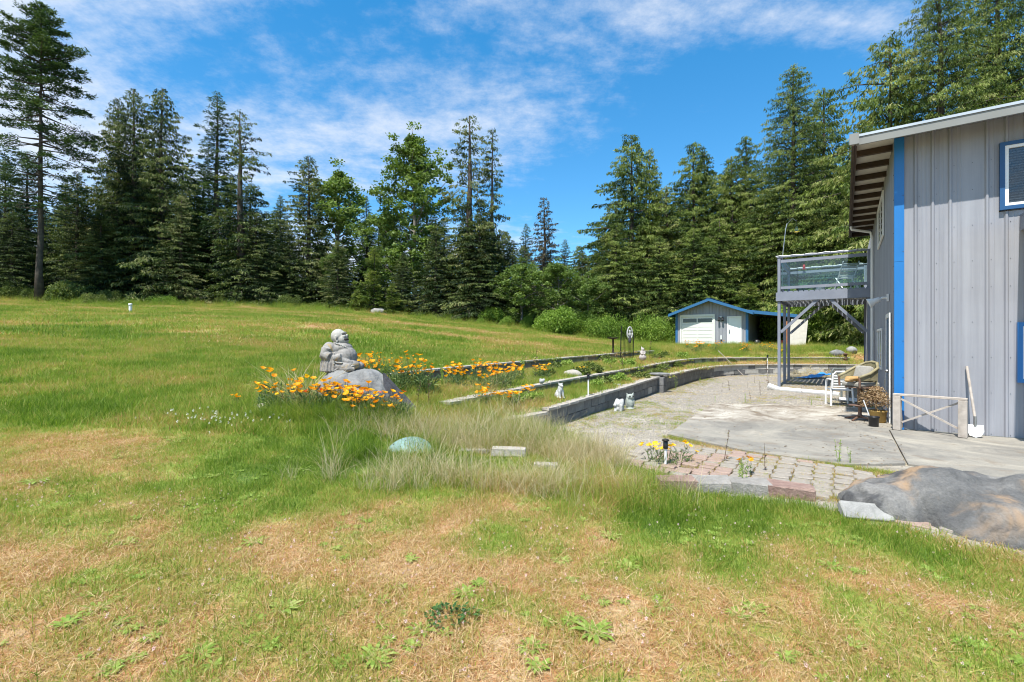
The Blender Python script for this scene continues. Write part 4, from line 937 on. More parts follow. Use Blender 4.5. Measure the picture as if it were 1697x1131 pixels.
# field post, far stones, log pile
o = empty('marker_post', place(216, 29.0, -.05), 0, 'short white plastic pipe standing in the far left lawn', 'post')
MB().tube([(0,0,0),(.01,0,.52)], .085, 12).build('pipe', MT['white_plastic'], o); MB().lathe([(.10,.44),(.10,.56),(.02,.58)], 12).build('cap', MT['white_plastic'], o, True)
def rockat(px, Y, s, lab, mat='rock', dz=0, vox=.035):
    o = empty('rock', place(px, Y, dz), random.uniform(-.3, .3), lab, 'rock'); mm = MB().ball((0,0,s[2]*.4), s, 12, 8); mm.ball((s[0]*.4,0,s[2]*.3),(s[0]*.7,s[1]*.8,s[2]*.7),12,8)
    remesh('rock_body', mm, vox, MT[mat], o, lambda co: n3(co, 2.5, 3)*.18*s[2]/.3, 1)
rockat(628, 44, (.8,.5,.40), 'pale grey rock at the edge of the far lawn', 'granite', 0, .06)
rockat(1388, 25.6, (.38,.22,.20), 'grey rock beyond the far wall, seen under the deck', 'rock', .05); rockat(1412, 26.3, (.28,.22,.20), 'pale rock right of the grey one under the deck', 'granite', .05)
rockat(949, 13.2, (.25,.15,.12), 'small tan rock on the upper terrace beside yellow flowers', 'cap')
lgs = empty('stump_ornament', place(1401, 25.2, .1), 0, 'small dark rusty lantern standing on the far wall rocks', 'ornament')
MB().lathe([(.10,0),(.10,.05),(.06,.10),(.07,.24),(.10,.28),(.12,.30),(.04,.36)], 12).build('lantern_body', plain('rust_brown', (.10,.05,.03), .8, 0, .3, 9, .2), lgs, True)
def log(px, Y, dx, dy, dz, r, lab): 
    o = empty('driftwood_log', place(px, Y, .06), 0, lab, 'log'); MB().tube([(0,0,0),(dx*.5,dy*.5,dz*.6),(dx,dy,dz)], [r, r*.8, r*.45], 7).build('log_wood', MT['tan_wood'], o)
log(755, 47, 1.2, .2, .2, .12, 'bleached log lying left of the brush pile at the lawn edge'); log(770, 47, -.8, .1, .5, .09, 'short bleached branch sticking up left in the brush pile'); log(778, 47, 1.2, 0, 1.1, .08, 'bleached branch leaning up to the right in the brush pile'); log(783, 46.5, .6, .2, .9, .07, 'thin grey branch standing in the brush pile'); log(735, 48, 1.0, 0, .25, .10, 'pale log at the left end of the lawn edge debris')
# rake and stick leaning on the far block wall
tl = empty('garden_rake', (at(1222, 22.3), 22.3, 0), 0, 'pale handled garden rake leaning against the far block wall', 'tool')
MB().tube([(.25,-.1,0),(-.7,.45,1.15)], .016, 7).build('handle', MT['tan_wood'], tl); MB().tube([(.05,-.1,.0),(.35,-.1,.0)], .014, 6).build('head', MT['black_metal'], tl)
tl = empty('thin_stake', (at(1217, 22.2), 22.2, 0), 0, 'dark thin stake crossing the rake at the far wall', 'stake')
MB().tube([(.05,0,0),(-.18,.3,.62)], .014, 6).build('rod', MT['black_metal'], tl)
for k in range(26): pass
cx_, cy_ = at(1018, 12.6), 12.6
for k, (dx, dy, s) in enumerate([(-.35,.35,.05),(-.2,.3,.07),(-.1,.1,.06),(.0,.05,.08),(.1,-.1,.07),(.18,-.25,.06),(.02,.22,.05),(-.05,-.1,.05),(.25,-.3,.07),(.1,.1,.04),(.32,-.42,.05),(-.3,.15,.05)]):
    x, y_ = cx_+dx, cy_+dy; o = empty('white_stone', (x, y_, H(x, y_)+.02), k, 'chalk white stone in the small scatter on the lower terrace', 'stone', 'white stones scattered on the terrace')
    link('stone_body', wavy_block(s*1.5, s, s*.8, 120+k, 'stone_body', MT['white_statue'], s*.18, s*.2), o)
# slabs and verdigris plate in the tall grass
o = empty('stone_slab', (at(843, 6.3), 6.3, zat(757, 6.3)+.015), R(-4), 'pale rectangular stone slab in the tall grass', 'stone'); link('slab_stone', wavy_block(.44, .16, .10, 140, 'slab_stone', MT['cap'], .006, .008), o, (0, 0, .05))
o = empty('stone_slab', (at(785, 6.45), 6.45, zat(756, 6.45)+.0), R(3), 'second pale slab, hidden left of the first in grass', 'stone'); link('slab_stone', wavy_block(.40, .16, .10, 141, 'slab_stone', MT['cap'], .006, .008), o, (0, 0, .05))
o = empty('stone_slab', (at(905, 5.9), 5.9, zat(778, 5.9)+.0), R(-6), 'small greyish slab buried in grass right of the others', 'stone'); link('slab_stone', wavy_block(.30, .14, .09, 142, 'slab_stone', MT['cap'], .006, .008), o, (0, 0, .03))
cpl = empty('fountain_bowl', (at(676, 6.2), 6.2, zat(762, 6.2)), R(8), 'verdigris green shallow bowl tipped over in the grass', 'bowl')
m = MB().lathe([(.02,.05),(.18,.03),(.31,-.03),(.335,-.07),(.32,-.075),(.17,.01),(.01,.03)], 26)
b_ = m.build('bowl_shell', MT['copper'], cpl, True); b_.rotation_euler = (R(38), R(-8), 0); b_.location = (0, 0, .075)
for k in range(16):
    a = random.uniform(0, 6.28); r_ = random.uniform(.06, .28); h_ = .05-.07*(r_/.3)**2
    MB().ball((r_*math.cos(a), r_*math.sin(a), h_+.004), (.008,.008,.004), 6, 4).build('drain_hole', MT['dark'], b_)

# ------------------------------------------------------------------ things against the house
# low weathered frame with a wire cross
fr = empty('timber_rail', (6.80, 8.52, .035), R(-53), 'weathered low timber rail with crossed braces standing against the house corner', 'frame')
TW = MT['tan_wood']; Wf = .86
for x in (0, Wf): box_part('post', x-.055, x+.055, -.05, .05, 0, .60, TW, fr, .006); MB().bar((x,.22,.0),(x,.06,.42),.07,.04).build('brace', TW, fr)
box_part('top_rail', -.055, Wf+.055, -.045, .045, .603, .64, TW, fr, .004)
MB().bar((.06,-.02,.55),(Wf-.06,-.02,.14),.03,.02,(0,1,0)).build('cross_bar', TW, fr); MB().bar((.06,.02,.14),(Wf-.06,.02,.55),.03,.02,(0,1,0)).build('cross_bar', TW, fr)
# shovel
sv = empty('shovel', hw(.98, -.32, .035), HR, 'wooden handled shovel leaning upright against the grey wall', 'shovel')
MB().tube([(-.0,-.02,.30),(-.055,.27,1.14)], .019, 9).build('handle', TW, sv)
MB().tube([(.0,-.02,.14),(0,-.02,.34)], [.024,.022], 9).build('socket', MT['plain_metal'], sv)
m = MB(); P = [(-.10,.20),(.10,.20),(.105,.10),(.07,.03),(.0,.0),(-.07,.03),(-.105,.10)]
m.add([(p[0], -.06-.02*(1-abs(p[0])*8)+.04*p[1]/.2, p[1]) for p in P]+[(0,-.065,.11)], [(i, (i+1) % 7, 7) for i in range(7)]); m.build('blade', MT['white_plastic'], sv)
# bar chair: swivel chair on a pedestal
BCx, BCy = at(1425, 9.55), 9.55
bc = empty('bar_chair', (BCx, BCy, .035), R(8), 'tall faded olive swivel bar chair with cushions piled on it', 'chair')
BM = MT['brown_metal']
for k in range(4): a = R(20+90*k); MB().tube([(0,0,.08),(.14*math.cos(a),.14*math.sin(a),.05),(.27*math.cos(a),.27*math.sin(a),.012)], [.024,.02,.018], 8).build('foot', BM, bc)
MB().lathe([(.05,.05),(.045,.10),(.032,.12),(.032,.28),(.045,.29),(.045,.62),(.05,.64)], 12).build('pedestal', BM, bc, True)
MB().lathe([(.19,.285),(.215,.30),(.19,.312)], 22).build('foot_ring', BM, bc, True)
MB().lathe([(.20,.64),(.25,.645),(.25,.665),(.05,.67)], 20).build('swivel_plate', BM, bc, True)
bevel_box = lambda nm, a, m_, par, bv: box_part(nm, *a, m_, par, bv)
bevel_box('seat_cushion', (-.22,.24,-.22,.22,.67,.76), MT['cushion'], bc, .025)
m = MB()      # curved back shell, open to the left
pts = [(-.24,-.24),(-.05,-.27),(.14,-.25),(.25,-.12),(.27,.0),(.25,.12),(.14,.25),(-.05,.27),(-.24,.24)]
hs = [.86,.93,1.04,1.13,1.15,1.13,1.04,.93,.86]
for i in range(len(pts)-1):
    (xa, ya), (xb, yb) = pts[i], pts[i+1]; z0 = .70 if i in (2,3,4,5) else .80
    m.add([(xa,ya,z0),(xb,yb,z0),(xb*1.08,yb*1.04,hs[i+1]),(xa*1.08,ya*1.04,hs[i]),(xa*.9,ya*.9,z0),(xb*.9,yb*.9,z0),(xb*.98,yb*.95,hs[i+1]),(xa*.98,ya*.95,hs[i])],
          [(0,1,2,3),(7,6,5,4),(3,2,6,7),(1,0,4,5),(0,3,7,4),(2,1,5,6)])
m.build('backrest', MT['olive_vinyl'], bc)
MB().tube([(x*1.04, y*1.02, h) for (x, y), h in zip(pts, hs)], .028, 8).build('arm_rail', MT['olive_vinyl'], bc, True)
for s in (-1, 1): MB().tube([(-.23,s*.24,.66),(-.24,s*.245,.86)], .02, 7).build('arm_post', BM, bc)
o = empty('cushion', (BCx+.08, BCy+.02, .035+.80), R(8), 'grey seat cushion standing up inside the bar chair', 'cushion')
me = wavy_block(.12, .36, .30, 160, 'cushion_body', MT['cushion'], .012, .04); link('cushion_body', me, o, (0, 0, .13), (0, R(20), 0))
o = empty('rag_bundle', (BCx-.20, BCy-.08, .035+.80), R(20), 'ochre brown rag heap lying over the arm of the bar chair', 'rag')
mm = MB().ball((0,0,.03),(.17,.10,.05),14,8); mm.ball((-.12,.0,.0),(.07,.06,.04),12,8); mm.ball((.12,0,.01),(.09,.08,.05)); remesh('rag', mm, .014, plain('ochre_cloth', (.40,.24,.09), .9, 0, .3, 12, .4, (.2,.1,.05), .5), o, lambda co: n3(co, 14, 3)*.04, 1)
# plastic chairs
def plastic_chair(loc, rz, mat, lab):
    o = empty('plastic_chair', loc, rz, lab, 'chair')
    for sx in (-1, 1):
        MB().tube([(sx*.24,-.22,0),(sx*.23,-.20,.62),(sx*.235,-.1,.65),(sx*.23,.18,.66)], [.025,.022,.022,.025], 7).build('leg', mat, o)
        MB().tube([(sx*.24,.26,0),(sx*.22,.20,.42),(sx*.20,.28,.80)], [.024,.022,.02], 7).build('leg', mat, o)
    box_part('seat', -.22, .22, -.20, .20, .38, .41, mat, o, .012)
    MB().tube([(-.21,.24,.44),(-.20,.28,.78),(-.14,.30,.85),(.14,.30,.85),(.20,.28,.78),(.21,.24,.44)], .022, 7).build('back_frame', mat, o)
    for k in range(5): MB().bar((-.19,.245+k*.011,.49+k*.066),(.19,.245+k*.011,.49+k*.066),.02,.034).build('back_slat', mat, o)
plastic_chair((at(1402, 12.7), 12.7, .0), R(-4), MT['green_plastic'], 'grey green plastic garden chair with slatted back behind the bar chair')
plastic_chair((at(1391, 12.0), 12.0, .0), R(160), MT['white_plastic'], 'white plastic garden chair facing away, left of the bar chair')
# pots with a dead shrub
o = empty('ochre_basket', (at(1455, 9.3), 9.3, .035), 0, 'ochre planter with dead plant beside the timber frame', 'planter')
MB().lathe([(.10,0),(.125,.02),(.14,.20),(.15,.205),(.15,.23),(.125,.23),(.12,.17)], 14).build('pot', MT['terracotta'], o, True)
dp = empty('dead_shrub', (at(1452, 9.3), 9.3, .2), 0, 'round bleached dead shrub growing out of the ochre planter', 'plant')
m = MB()
r3 = np.random.RandomState(3)
m.tube([(0,0,0),(.0,.0,.2),(-.02,0,.3)], [.014,.012,.01], 6)
for k in range(150):
    a = r3.uniform(0, 6.28); b2 = r3.uniform(-.3, 1.2); rr = r3.uniform(.16, .26); c = Vector((-.02, 0, .24)); e = c+Vector((math.cos(a)*math.cos(b2)*rr-.05*(b2 > .2), math.sin(a)*math.cos(b2)*rr, math.sin(b2)*rr*1.0)); mid = c.lerp(e, .5)+Vector(r3.uniform(-.02, .02, 3))
    m.tube([c, mid, e], [.004,.003,.002], 3, False)
m.build('twigs', MT['twig'], dp)
Vq = []; 
for k in range(1500):
    a = r3.uniform(0, 6.28); b2 = r3.uniform(-.5, 1.4); rr = .15+.13*r3.rand(); c = np.array([-.04+math.cos(a)*math.cos(b2)*rr, math.sin(a)*math.cos(b2)*rr, .26+math.sin(b2)*rr]); d = r3.normal(size=3)*.014; e = np.cross(d, r3.normal(size=3)); e = e/np.linalg.norm(e)*.009
    Vq.append([c-d-e*.2, c+e, c+d, c-e])
link('dead_leaves', quads_mesh('dead_leaves', np.array(Vq), MT['twigleaf'] if 'twigleaf' in MT else tone_leaf('dead_leaf', [(0,(.20,.12,.06)),(.5,(.36,.24,.13)),(1,(.50,.38,.25))], .2), r3.rand(len(Vq))), dp)
o = empty('black_pot', (at(1448, 8.85), 8.85, .035), 0, 'small empty black plastic nursery pot on the concrete', 'pot')
MB().lathe([(.07,0),(.075,.01),(.085,.16),(.092,.165),(.092,.185),(.08,.185),(.075,.12)], 14).build('pot_body', MT['black_plastic'], o, True)
o = empty('pale_stick', (at(1437, 8.95), 8.95, .035), 0, 'thin white stick leaning beside the dead shrub', 'stick'); MB().tube([(.09,-.02,0),(-.03,.05,.46)], .009, 6).build('stick_rod', MT['white_plastic'], o)
# white pipe and gutter piece on the gravel
o = empty('white_pipe', (at(1280, 15.7), 15.7, .05), 0, 'long white plastic downpipe lying on the gravel under the deck', 'pipe')
L_ = Vector((at(1392, 14.0)-at(1280, 15.7), 14.0-15.7, 0)); MB().tube([(0,0,.05),(.12,-.05,.0),L_*.5+Vector((0,0,0)),L_], .075, 10).build('pipe_run', MT['white_plastic'], o)
MB().tube([(-.12,.05,.10),(0,0,.05),(.12,-.05,.0)], .092, 10).build('elbow', MT['white_plastic'], o)
o = empty('gutter_offcut', (at(1398, 12.3), 12.3, .03), R(-38), 'white curved offcut lying on the gravel beyond the bar chair', 'offcut')
m = MB(); 
for i in range(9):
    u = i/8; wd = .14*math.sin(math.pi*(.12+.88*u)**.8)+.03
    m.v += [(u*1.1-.1, -wd, .07*(1-u)+.02), (u*1.1-.1, 0, .0+.02), (u*1.1-.1, wd, .10+.02)]
for i in range(8):
    for k in range(2): b0 = i*3+k; m.f.append((b0, b0+3, b0+4, b0+1)); m.mi.append(0)
x_ = m.build('offcut_shell', MT['white_plastic'], o, True); sm_ = x_.modifiers.new('s', 'SOLIDIFY'); sm_.thickness = .006
# blue tarp and brush heap beyond the deck
o = empty('blue_tarp', (at(1352, 20.6), 20.6, .0), 0, 'crumpled blue tarp lying before the far wall', 'tarp')
g_ = 26; m = MB()
for j in range(g_):
    for i in range(g_*2):
        x = (i/(g_*2-1)-.5)*1.7; y_ = (j/(g_-1)-.5)*.6; m.v.append((x+.05*math.sin(y_*9), y_+.12*math.sin(x*3), .03+.22*float(fbm(np.array([x+5]), np.array([y_+5]), 2.6, 3, 7)[0])**1.5*2*math.exp(-((x-.7)/.9)**2)+.02*random.random()))
for j in range(g_-1):
    for i in range(g_*2-1):
        a = j*g_*2+i
        if abs((i/(g_*2-1)-.5)*2)+abs((j/(g_-1)-.5)*1.2) < 1.15: m.f.append((a, a+1, a+1+g_*2, a+g_*2)); m.mi.append(0)
m.build('tarp_sheet', MT['blue_tarp'], o, True)
o = empty('brush_heap', (at(1345, 21.4), 21.4, 0), 0, 'low heap of dry cut brush behind the blue tarp', 'brush heap')
r3 = np.random.RandomState(5); Vq = []
for k in range(1600):
    c = np.array([r3.normal()*.85, r3.normal()*.25, 0]); c[2] = abs(r3.normal())*.20*math.exp(-(c[0]/1.1)**2)+.02; a = r3.uniform(0, 6.28); d = np.array([math.cos(a), math.sin(a), r3.uniform(-.2, .7)])*r3.uniform(.05, .16); e = np.array([-d[1], d[0], .02])*.06
    Vq.append([c-d, c+e, c+d, c-e])
link('twig_heap', quads_mesh('twig_heap', np.array(Vq), MT['straw'], r3.rand(len(Vq))*.6), o)
# ------------------------------------------------------------------ trees
def unit(v): return v/np.maximum(np.linalg.norm(v, axis=-1, keepdims=True), 1e-9)
def diamonds(base, d, L, Wd, r, up_bias=0.0):
    """leaf blades: base (n,3), direction d (n,3), length L, width Wd"""
    n = len(base); d = unit(d); rn = r.normal(size=(n, 3)); rn[:, 2] += up_bias; side = unit(np.cross(d, rn))
    mid = base + d*L[:, None]*.45
    return np.stack([base, mid+side*Wd[:, None]*.5, base+d*L[:, None], mid-side*Wd[:, None]*.5], 1)
def trunk_mb(Ht, r0, seed, lean=.0):
    r = np.random.RandomState(seed); m = MB(); n = 9
    pts = [(lean*Ht*(i/n)**1.5+r.uniform(-.06, .06)*(i > 0), r.uniform(-.06, .06)*(i > 0), Ht*i/n) for i in range(n+1)]
    m.tube(pts, [max(.02, r0*(1-.93*(i/n)**.8)*(1.35 if i == 0 else 1)) for i in range(n+1)], 8); return m, np.array(pts)
def conifer(seed, Ht, Rr, mat, kind='cedar', low=.03, power=.8, dens=1.0, sparse_top=0.0, ntw=1.0):
    """returns (trunk mesh, crown mesh)"""
    r = np.random.RandomState(seed); m, tp = trunk_mb(Ht, .018*Ht+.06, seed, r.uniform(-.01, .01))
    nb = int(Ht*11*dens); nph = r.uniform(0, 50); B = []; D = []; LL = []; WW = []; TT = []
    side_gain = 1+.35*np.sin(np.linspace(0, 2*np.pi, 13)[:-1]*1.0+r.uniform(0, 6))*r.rand(12)
    for i in range(nb):
        u = low + (1-low)*((i+r.rand())/nb); z0 = u*Ht; az = i*2.399+r.uniform(-.5, .5)
        L = (Rr*(1-u)**power*(.48+.78*r.rand())*side_gain[int((az % 6.283)/6.283*12) % 12] + .12+.10*r.rand())
        if r.rand() < .10: L *= 1.25
        if kind == 'fir' and r.rand() < .25: L *= .6
        if u > 1-sparse_top and r.rand() < .55: continue
        tx = np.interp(z0, tp[:, 2], tp[:, 0]); ty = np.interp(z0, tp[:, 2], tp[:, 1])
        h = np.array([math.cos(az), math.sin(az)])
        drp = {'cedar': .42, 'fir': .16}[kind]*(1-.7*u); rise = {'cedar': .22, 'fir': .10}[kind]+.5*u*u
        ns = max(4, int(L*{'cedar': 12, 'fir': 12}[kind]*ntw)); v = .12+.88*r.rand(ns)**.75
        pz = z0 + L*(rise*v - (drp+rise*.5)*v*v*1.1 + .10*v**4)
        lat = (r.rand(ns)-.5)*L*.60*(1.15-v)*1.2 + r.normal(size=ns)*.08
        px = tx+h[0]*L*v - h[1]*lat; py = ty+h[1]*L*v + h[0]*lat
        P = np.stack([px, py, pz - np.abs(lat)*.2], 1)
        if i % 3 == 0 and L > .9:
            q = [0, .5, 1.0]; m.tube([(tx+h[0]*L*w_, ty+h[1]*L*w_, z0+L*(rise*w_-(drp+rise*.5)*w_*w_*1.1+.10*w_**4)) for w_ in q], [.022+.012*L, .016+.006*L, .006], 4, False)
        per = 6 if kind == 'cedar' else 6
        Pb = np.repeat(P, per, 0) + r.normal(size=(ns*per, 3))*.05; hh = np.array([h[0], h[1], 0])
        if kind == 'cedar': d = hh*.45 + r.normal(size=(ns*per, 3))*.50 + np.array([0, 0, -1.15])
        else: d = hh*.8 + r.normal(size=(ns*per, 3))*np.array([.75, .75, .28]) + np.array([0, 0, .05])
        ln = (.17+.30*r.rand(ns*per)**1.5)*(1.0 if kind == 'cedar' else .95)*(.75+.25*min(1, Rr/3))*(.72 if Ht == 24 else 1)*(1-.35*u); wd = ln*(.20+.12*r.rand(ns*per)) if kind == 'cedar' else ln*(.20+.1*r.rand(ns*per))
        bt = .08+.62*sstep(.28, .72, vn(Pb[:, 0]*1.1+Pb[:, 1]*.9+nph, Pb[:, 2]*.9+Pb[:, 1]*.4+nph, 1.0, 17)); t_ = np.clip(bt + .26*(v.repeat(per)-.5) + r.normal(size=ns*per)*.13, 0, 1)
        B.append(Pb); D.append(d); LL.append(ln); WW.append(wd); TT.append(t_)
    B, D, LL, WW, TT = map(np.concatenate, (B, D, LL, WW, TT))
    q = diamonds(B, D, LL, WW, r, 1.0 if kind == 'fir' else 0)
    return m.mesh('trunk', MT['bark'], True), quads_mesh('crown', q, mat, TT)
def broadleaf(seed, Ht, Rr, mat, clumps=150, per=70, leaf=.15, low=.15, columnar=.6, bark='pale_bark'):
    r = np.random.RandomState(seed); m, tp = trunk_mb(Ht*.94, .010*Ht+.05, seed, r.uniform(-.02, .02)); C = []
    nl = max(10, int(clumps/9))
    for i in range(nl):
        u = low+(1-low)*(i+r.rand()*.6)/nl; z0 = u*Ht*.9; az = i*2.4+r.uniform(-.4, .4)
        w_ = math.sin(math.pi*min(1, (.15+u*.9)))**.6 if u > .5 else (.65+.35*u*2)
        L = Rr*w_*(.6+.55*r.rand()); el = columnar+.3*r.rand()
        a = np.array([np.interp(z0, tp[:, 2], tp[:, 0]), np.interp(z0, tp[:, 2], tp[:, 1]), z0]); hd = np.array([math.cos(az), math.sin(az), el])
        e = a+hd*L; md = (a+e)/2+r.normal(size=3)*.1; e[2] = min(e[2], Ht)
        m.tube([a, md, e], [.02+.02*L, .015+.01*L, .008], 5, False)
        for k in range(int(clumps/nl)):
            v = .25+.8*r.rand(); C.append(a+(e-a)*v + r.normal(size=3)*L*.22)
    C.append(np.array([0, 0, Ht*.96])); C = np.array(C); n = len(C)
    rad = (.22+.30*r.rand(n))*(Rr/2.6)**.5; bt = r.uniform(.15, .75, n)
    dirs = unit(r.normal(size=(n, per, 3))); rr = r.rand(n, per)**.45
    P = C[:, None]+dirs*rr[..., None]*rad[:, None, None]*np.array([1.2, 1.2, .85]); P = P.reshape(-1, 3)
    k = len(P); L = leaf*(.6+.8*r.rand(k)); d = r.normal(size=(k, 3))+np.array([0, 0, -.3])
    t_ = np.clip(np.repeat(bt, per)*.6+.2+r.normal(size=k)*.14, 0, 1)
    return m.mesh('trunk', MT[bark], True), quads_mesh('crown', diamonds(P, d, L, L*.72, r, .6), mat, t_)
def tallfir(seed=31, Ht=26, Rr=4.4):
    """old fir with bare lower limbs and a dense leaning top"""
    r = np.random.RandomState(seed); m, tp = trunk_mb(Ht, .30, seed, -.012); B = []; D = []; LL = []; WW = []; TT = []
    for i in range(150):
        u = .30+.70*(i+r.rand())/150; z0 = u*Ht; az = i*2.399+r.uniform(-.5, .5)
        prof = np.interp(u, [.28,.45,.62,.78,.9,1.0], [.55,.95,1.0,.86,.62,.10]); L = Rr*prof*(.55+.5*r.rand()); dens = np.interp(u, [.3,.5,.7,.8,1], [.35,.4,.55,1.0,1.2])
        if u < .72 and r.rand() < .30: continue
        h = np.array([math.cos(az), math.sin(az)]); tx = np.interp(z0, tp[:, 2], tp[:, 0]); bz = lambda v: z0+L*(-.02*v-.20*v*v+.16*v**4 + .25*(u > .8)*v)
        m.tube([(tx+h[0]*L*w_, h[1]*L*w_, bz(w_)) for w_ in (0, .35, .7, 1)], [.05+.012*L, .04, .025, .008], 5, False)
        ns = int(L*15*dens); v = (.42+.62*r.rand(ns)) if u < .75 else (.1+.95*r.rand(ns)); lat = (r.rand(ns)-.5)*L*.6*np.clip(1.3-v, .2, 1)
        for s in lat[::4]: pass
        P = np.stack([tx+h[0]*L*v-h[1]*lat, h[1]*L*v+h[0]*lat, np.array([bz(a) for a in v])+r.normal(size=ns)*.05], 1)
        per = 11; Pb = np.repeat(P, per, 0)+r.normal(size=(ns*per, 3))*np.array([.13,.13,.05]); d = np.array([h[0], h[1], .12])*.6+r.normal(size=(ns*per, 3))*np.array([.8,.8,.35])
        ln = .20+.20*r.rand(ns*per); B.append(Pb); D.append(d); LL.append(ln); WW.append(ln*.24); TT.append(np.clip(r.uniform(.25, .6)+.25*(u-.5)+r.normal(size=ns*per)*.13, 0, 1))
    for i in range(26):   # dead twigs low down
        u = r.uniform(.2, .5); az = r.uniform(0, 6.28); L = r.uniform(.6, 2.2); m.tube([(0, 0, u*Ht), (math.cos(az)*L, math.sin(az)*L, u*Ht-.25*L)], [.03, .008], 4, False)
    B, D, LL, WW, TT = map(np.concatenate, (B, D, LL, WW, TT))
    return m.mesh('trunk', MT['bark'], True), quads_mesh('crown', diamonds(B, D, LL, WW, r, 1.2), MT['fir'], TT)
def bushm(seed, Rr, Ht, mat, n=9000, leaf=.10, lump=16):
    r = np.random.RandomState(seed); C = np.stack([r.uniform(-1, 1, lump)*Rr*.75, r.uniform(-1, 1, lump)*Rr*.6, r.uniform(.15, .75, lump)*Ht], 1); C[:, 2] *= 1-.5*(np.abs(C[:, 0])/Rr)**2
    rad = r.uniform(.28, .5, lump)*Ht; k = r.randint(0, lump, n); dirs = unit(r.normal(size=(n, 3))); P = C[k]+dirs*(r.rand(n)**.4*rad[k])[:, None]*np.array([1.2, 1.1, .85]); P[:, 2] = np.abs(P[:, 2])
    L = leaf*(.6+.8*r.rand(n)); bt = r.uniform(.2, .7, lump)[k]; m = MB()
    for i in range(6): a = C[r.randint(lump)]; m.tube([(0, 0, 0), tuple(a*.6+r.normal(size=3)*.1), tuple(a)], [.05, .03, .01], 4, False)
    return m.mesh('stems', MT['bark'], True), quads_mesh('foliage', diamonds(P, r.normal(size=(n, 3)), L, L*.7, r, .5), mat, np.clip(bt+r.normal(size=n)*.15, 0, 1))
# prototype meshes, shared between alike trees
PR = {}
PR['cedarA'] = (conifer(1, 22, 4.6, MT['cedar'], 'cedar', .0, .70, 1.35), 22)
PR['cedarB'] = (conifer(2, 22, 4.2, MT['cedar'], 'cedar', .0, .62, 1.35), 22)
PR['cedarC'] = (conifer(3, 18, 3.5, MT['cedar_light'], 'cedar', .0, .66, 1.5), 18)
PR['cedarD'] = (conifer(4, 18, 4.3, MT['cedar_light'], 'cedar', .0, .62, 1.5), 18)
PR['cedarE'] = (conifer(5, 20, 2.5, MT['cedar'], 'cedar', .02, .55, 1.2, .55), 20)
PR['bigcedar'] = (conifer(6, 24, 5.6, MT['cedar_light'], 'cedar', .0, .62, 2.0, 0, 1.35), 24)
PR['firA'] = (conifer(7, 20, 3.9, MT['fir'], 'fir', .02, .72, 1.2, 0, 1.15), 20)
PR['youngfir'] = (conifer(8, 6, 2.0, MT['cedar_light'], 'fir', .02, .85, 2.0, 0, 1.5), 6)
PR['rust'] = (conifer(9, 14, 2.2, MT['rust'], 'cedar', .05, .75, .9), 14)
PR['tallfir'] = (tallfir(), 26)
PR['alderA'] = (broadleaf(11, 18, 2.9, MT['alder'], 330, 75, .20, .12, .8), 18)
PR['alderB'] = (broadleaf(12, 14, 2.6, MT['alder'], 230, 75, .19, .25, .7), 14)
PR['alderC'] = (broadleaf(13, 8, 2.4, MT['alder'], 170, 80, .15, .05, .5), 8)
PR['bushA'] = (bushm(21, 2.0, 1.8, MT['shrub'], 11000, .13), 1.8)
PR['bushB'] = (bushm(22, 2.2, 1.6, MT['dark_shrub'], 11000, .12), 1.6)
PR['bushC'] = (bushm(23, 1.6, 1.7, MT['shrub'], 9000, .11), 1.7)
def tree(kind, px, ytop, Y, label, wid=1.0, name=None, cat='tree', group=None, rz=None, ybase=None):
    (tm, cm), h0 = PR[kind]; x = at(px, Y); zb = H(x, Y)-.1; Ht = zat(ytop, Y)-zb; s = Ht/h0
    nm = name or {'c':'cedar_tree','b':'cedar_tree','f':'fir_tree','y':'young_fir','r':'cedar_tree','t':'fir_tree','a':'broadleaf_tree'}[kind[0]]
    o = empty(nm, (x, Y, zb), random.uniform(0, 6.28) if rz is None else rz, label, cat, group)
    o.scale = (s*wid, s*wid, s)
    if cat == 'shrub': link('stems', tm, o); link('foliage', cm, o)
    else: link('trunk', tm, o); link('crown', cm, o)
    return o
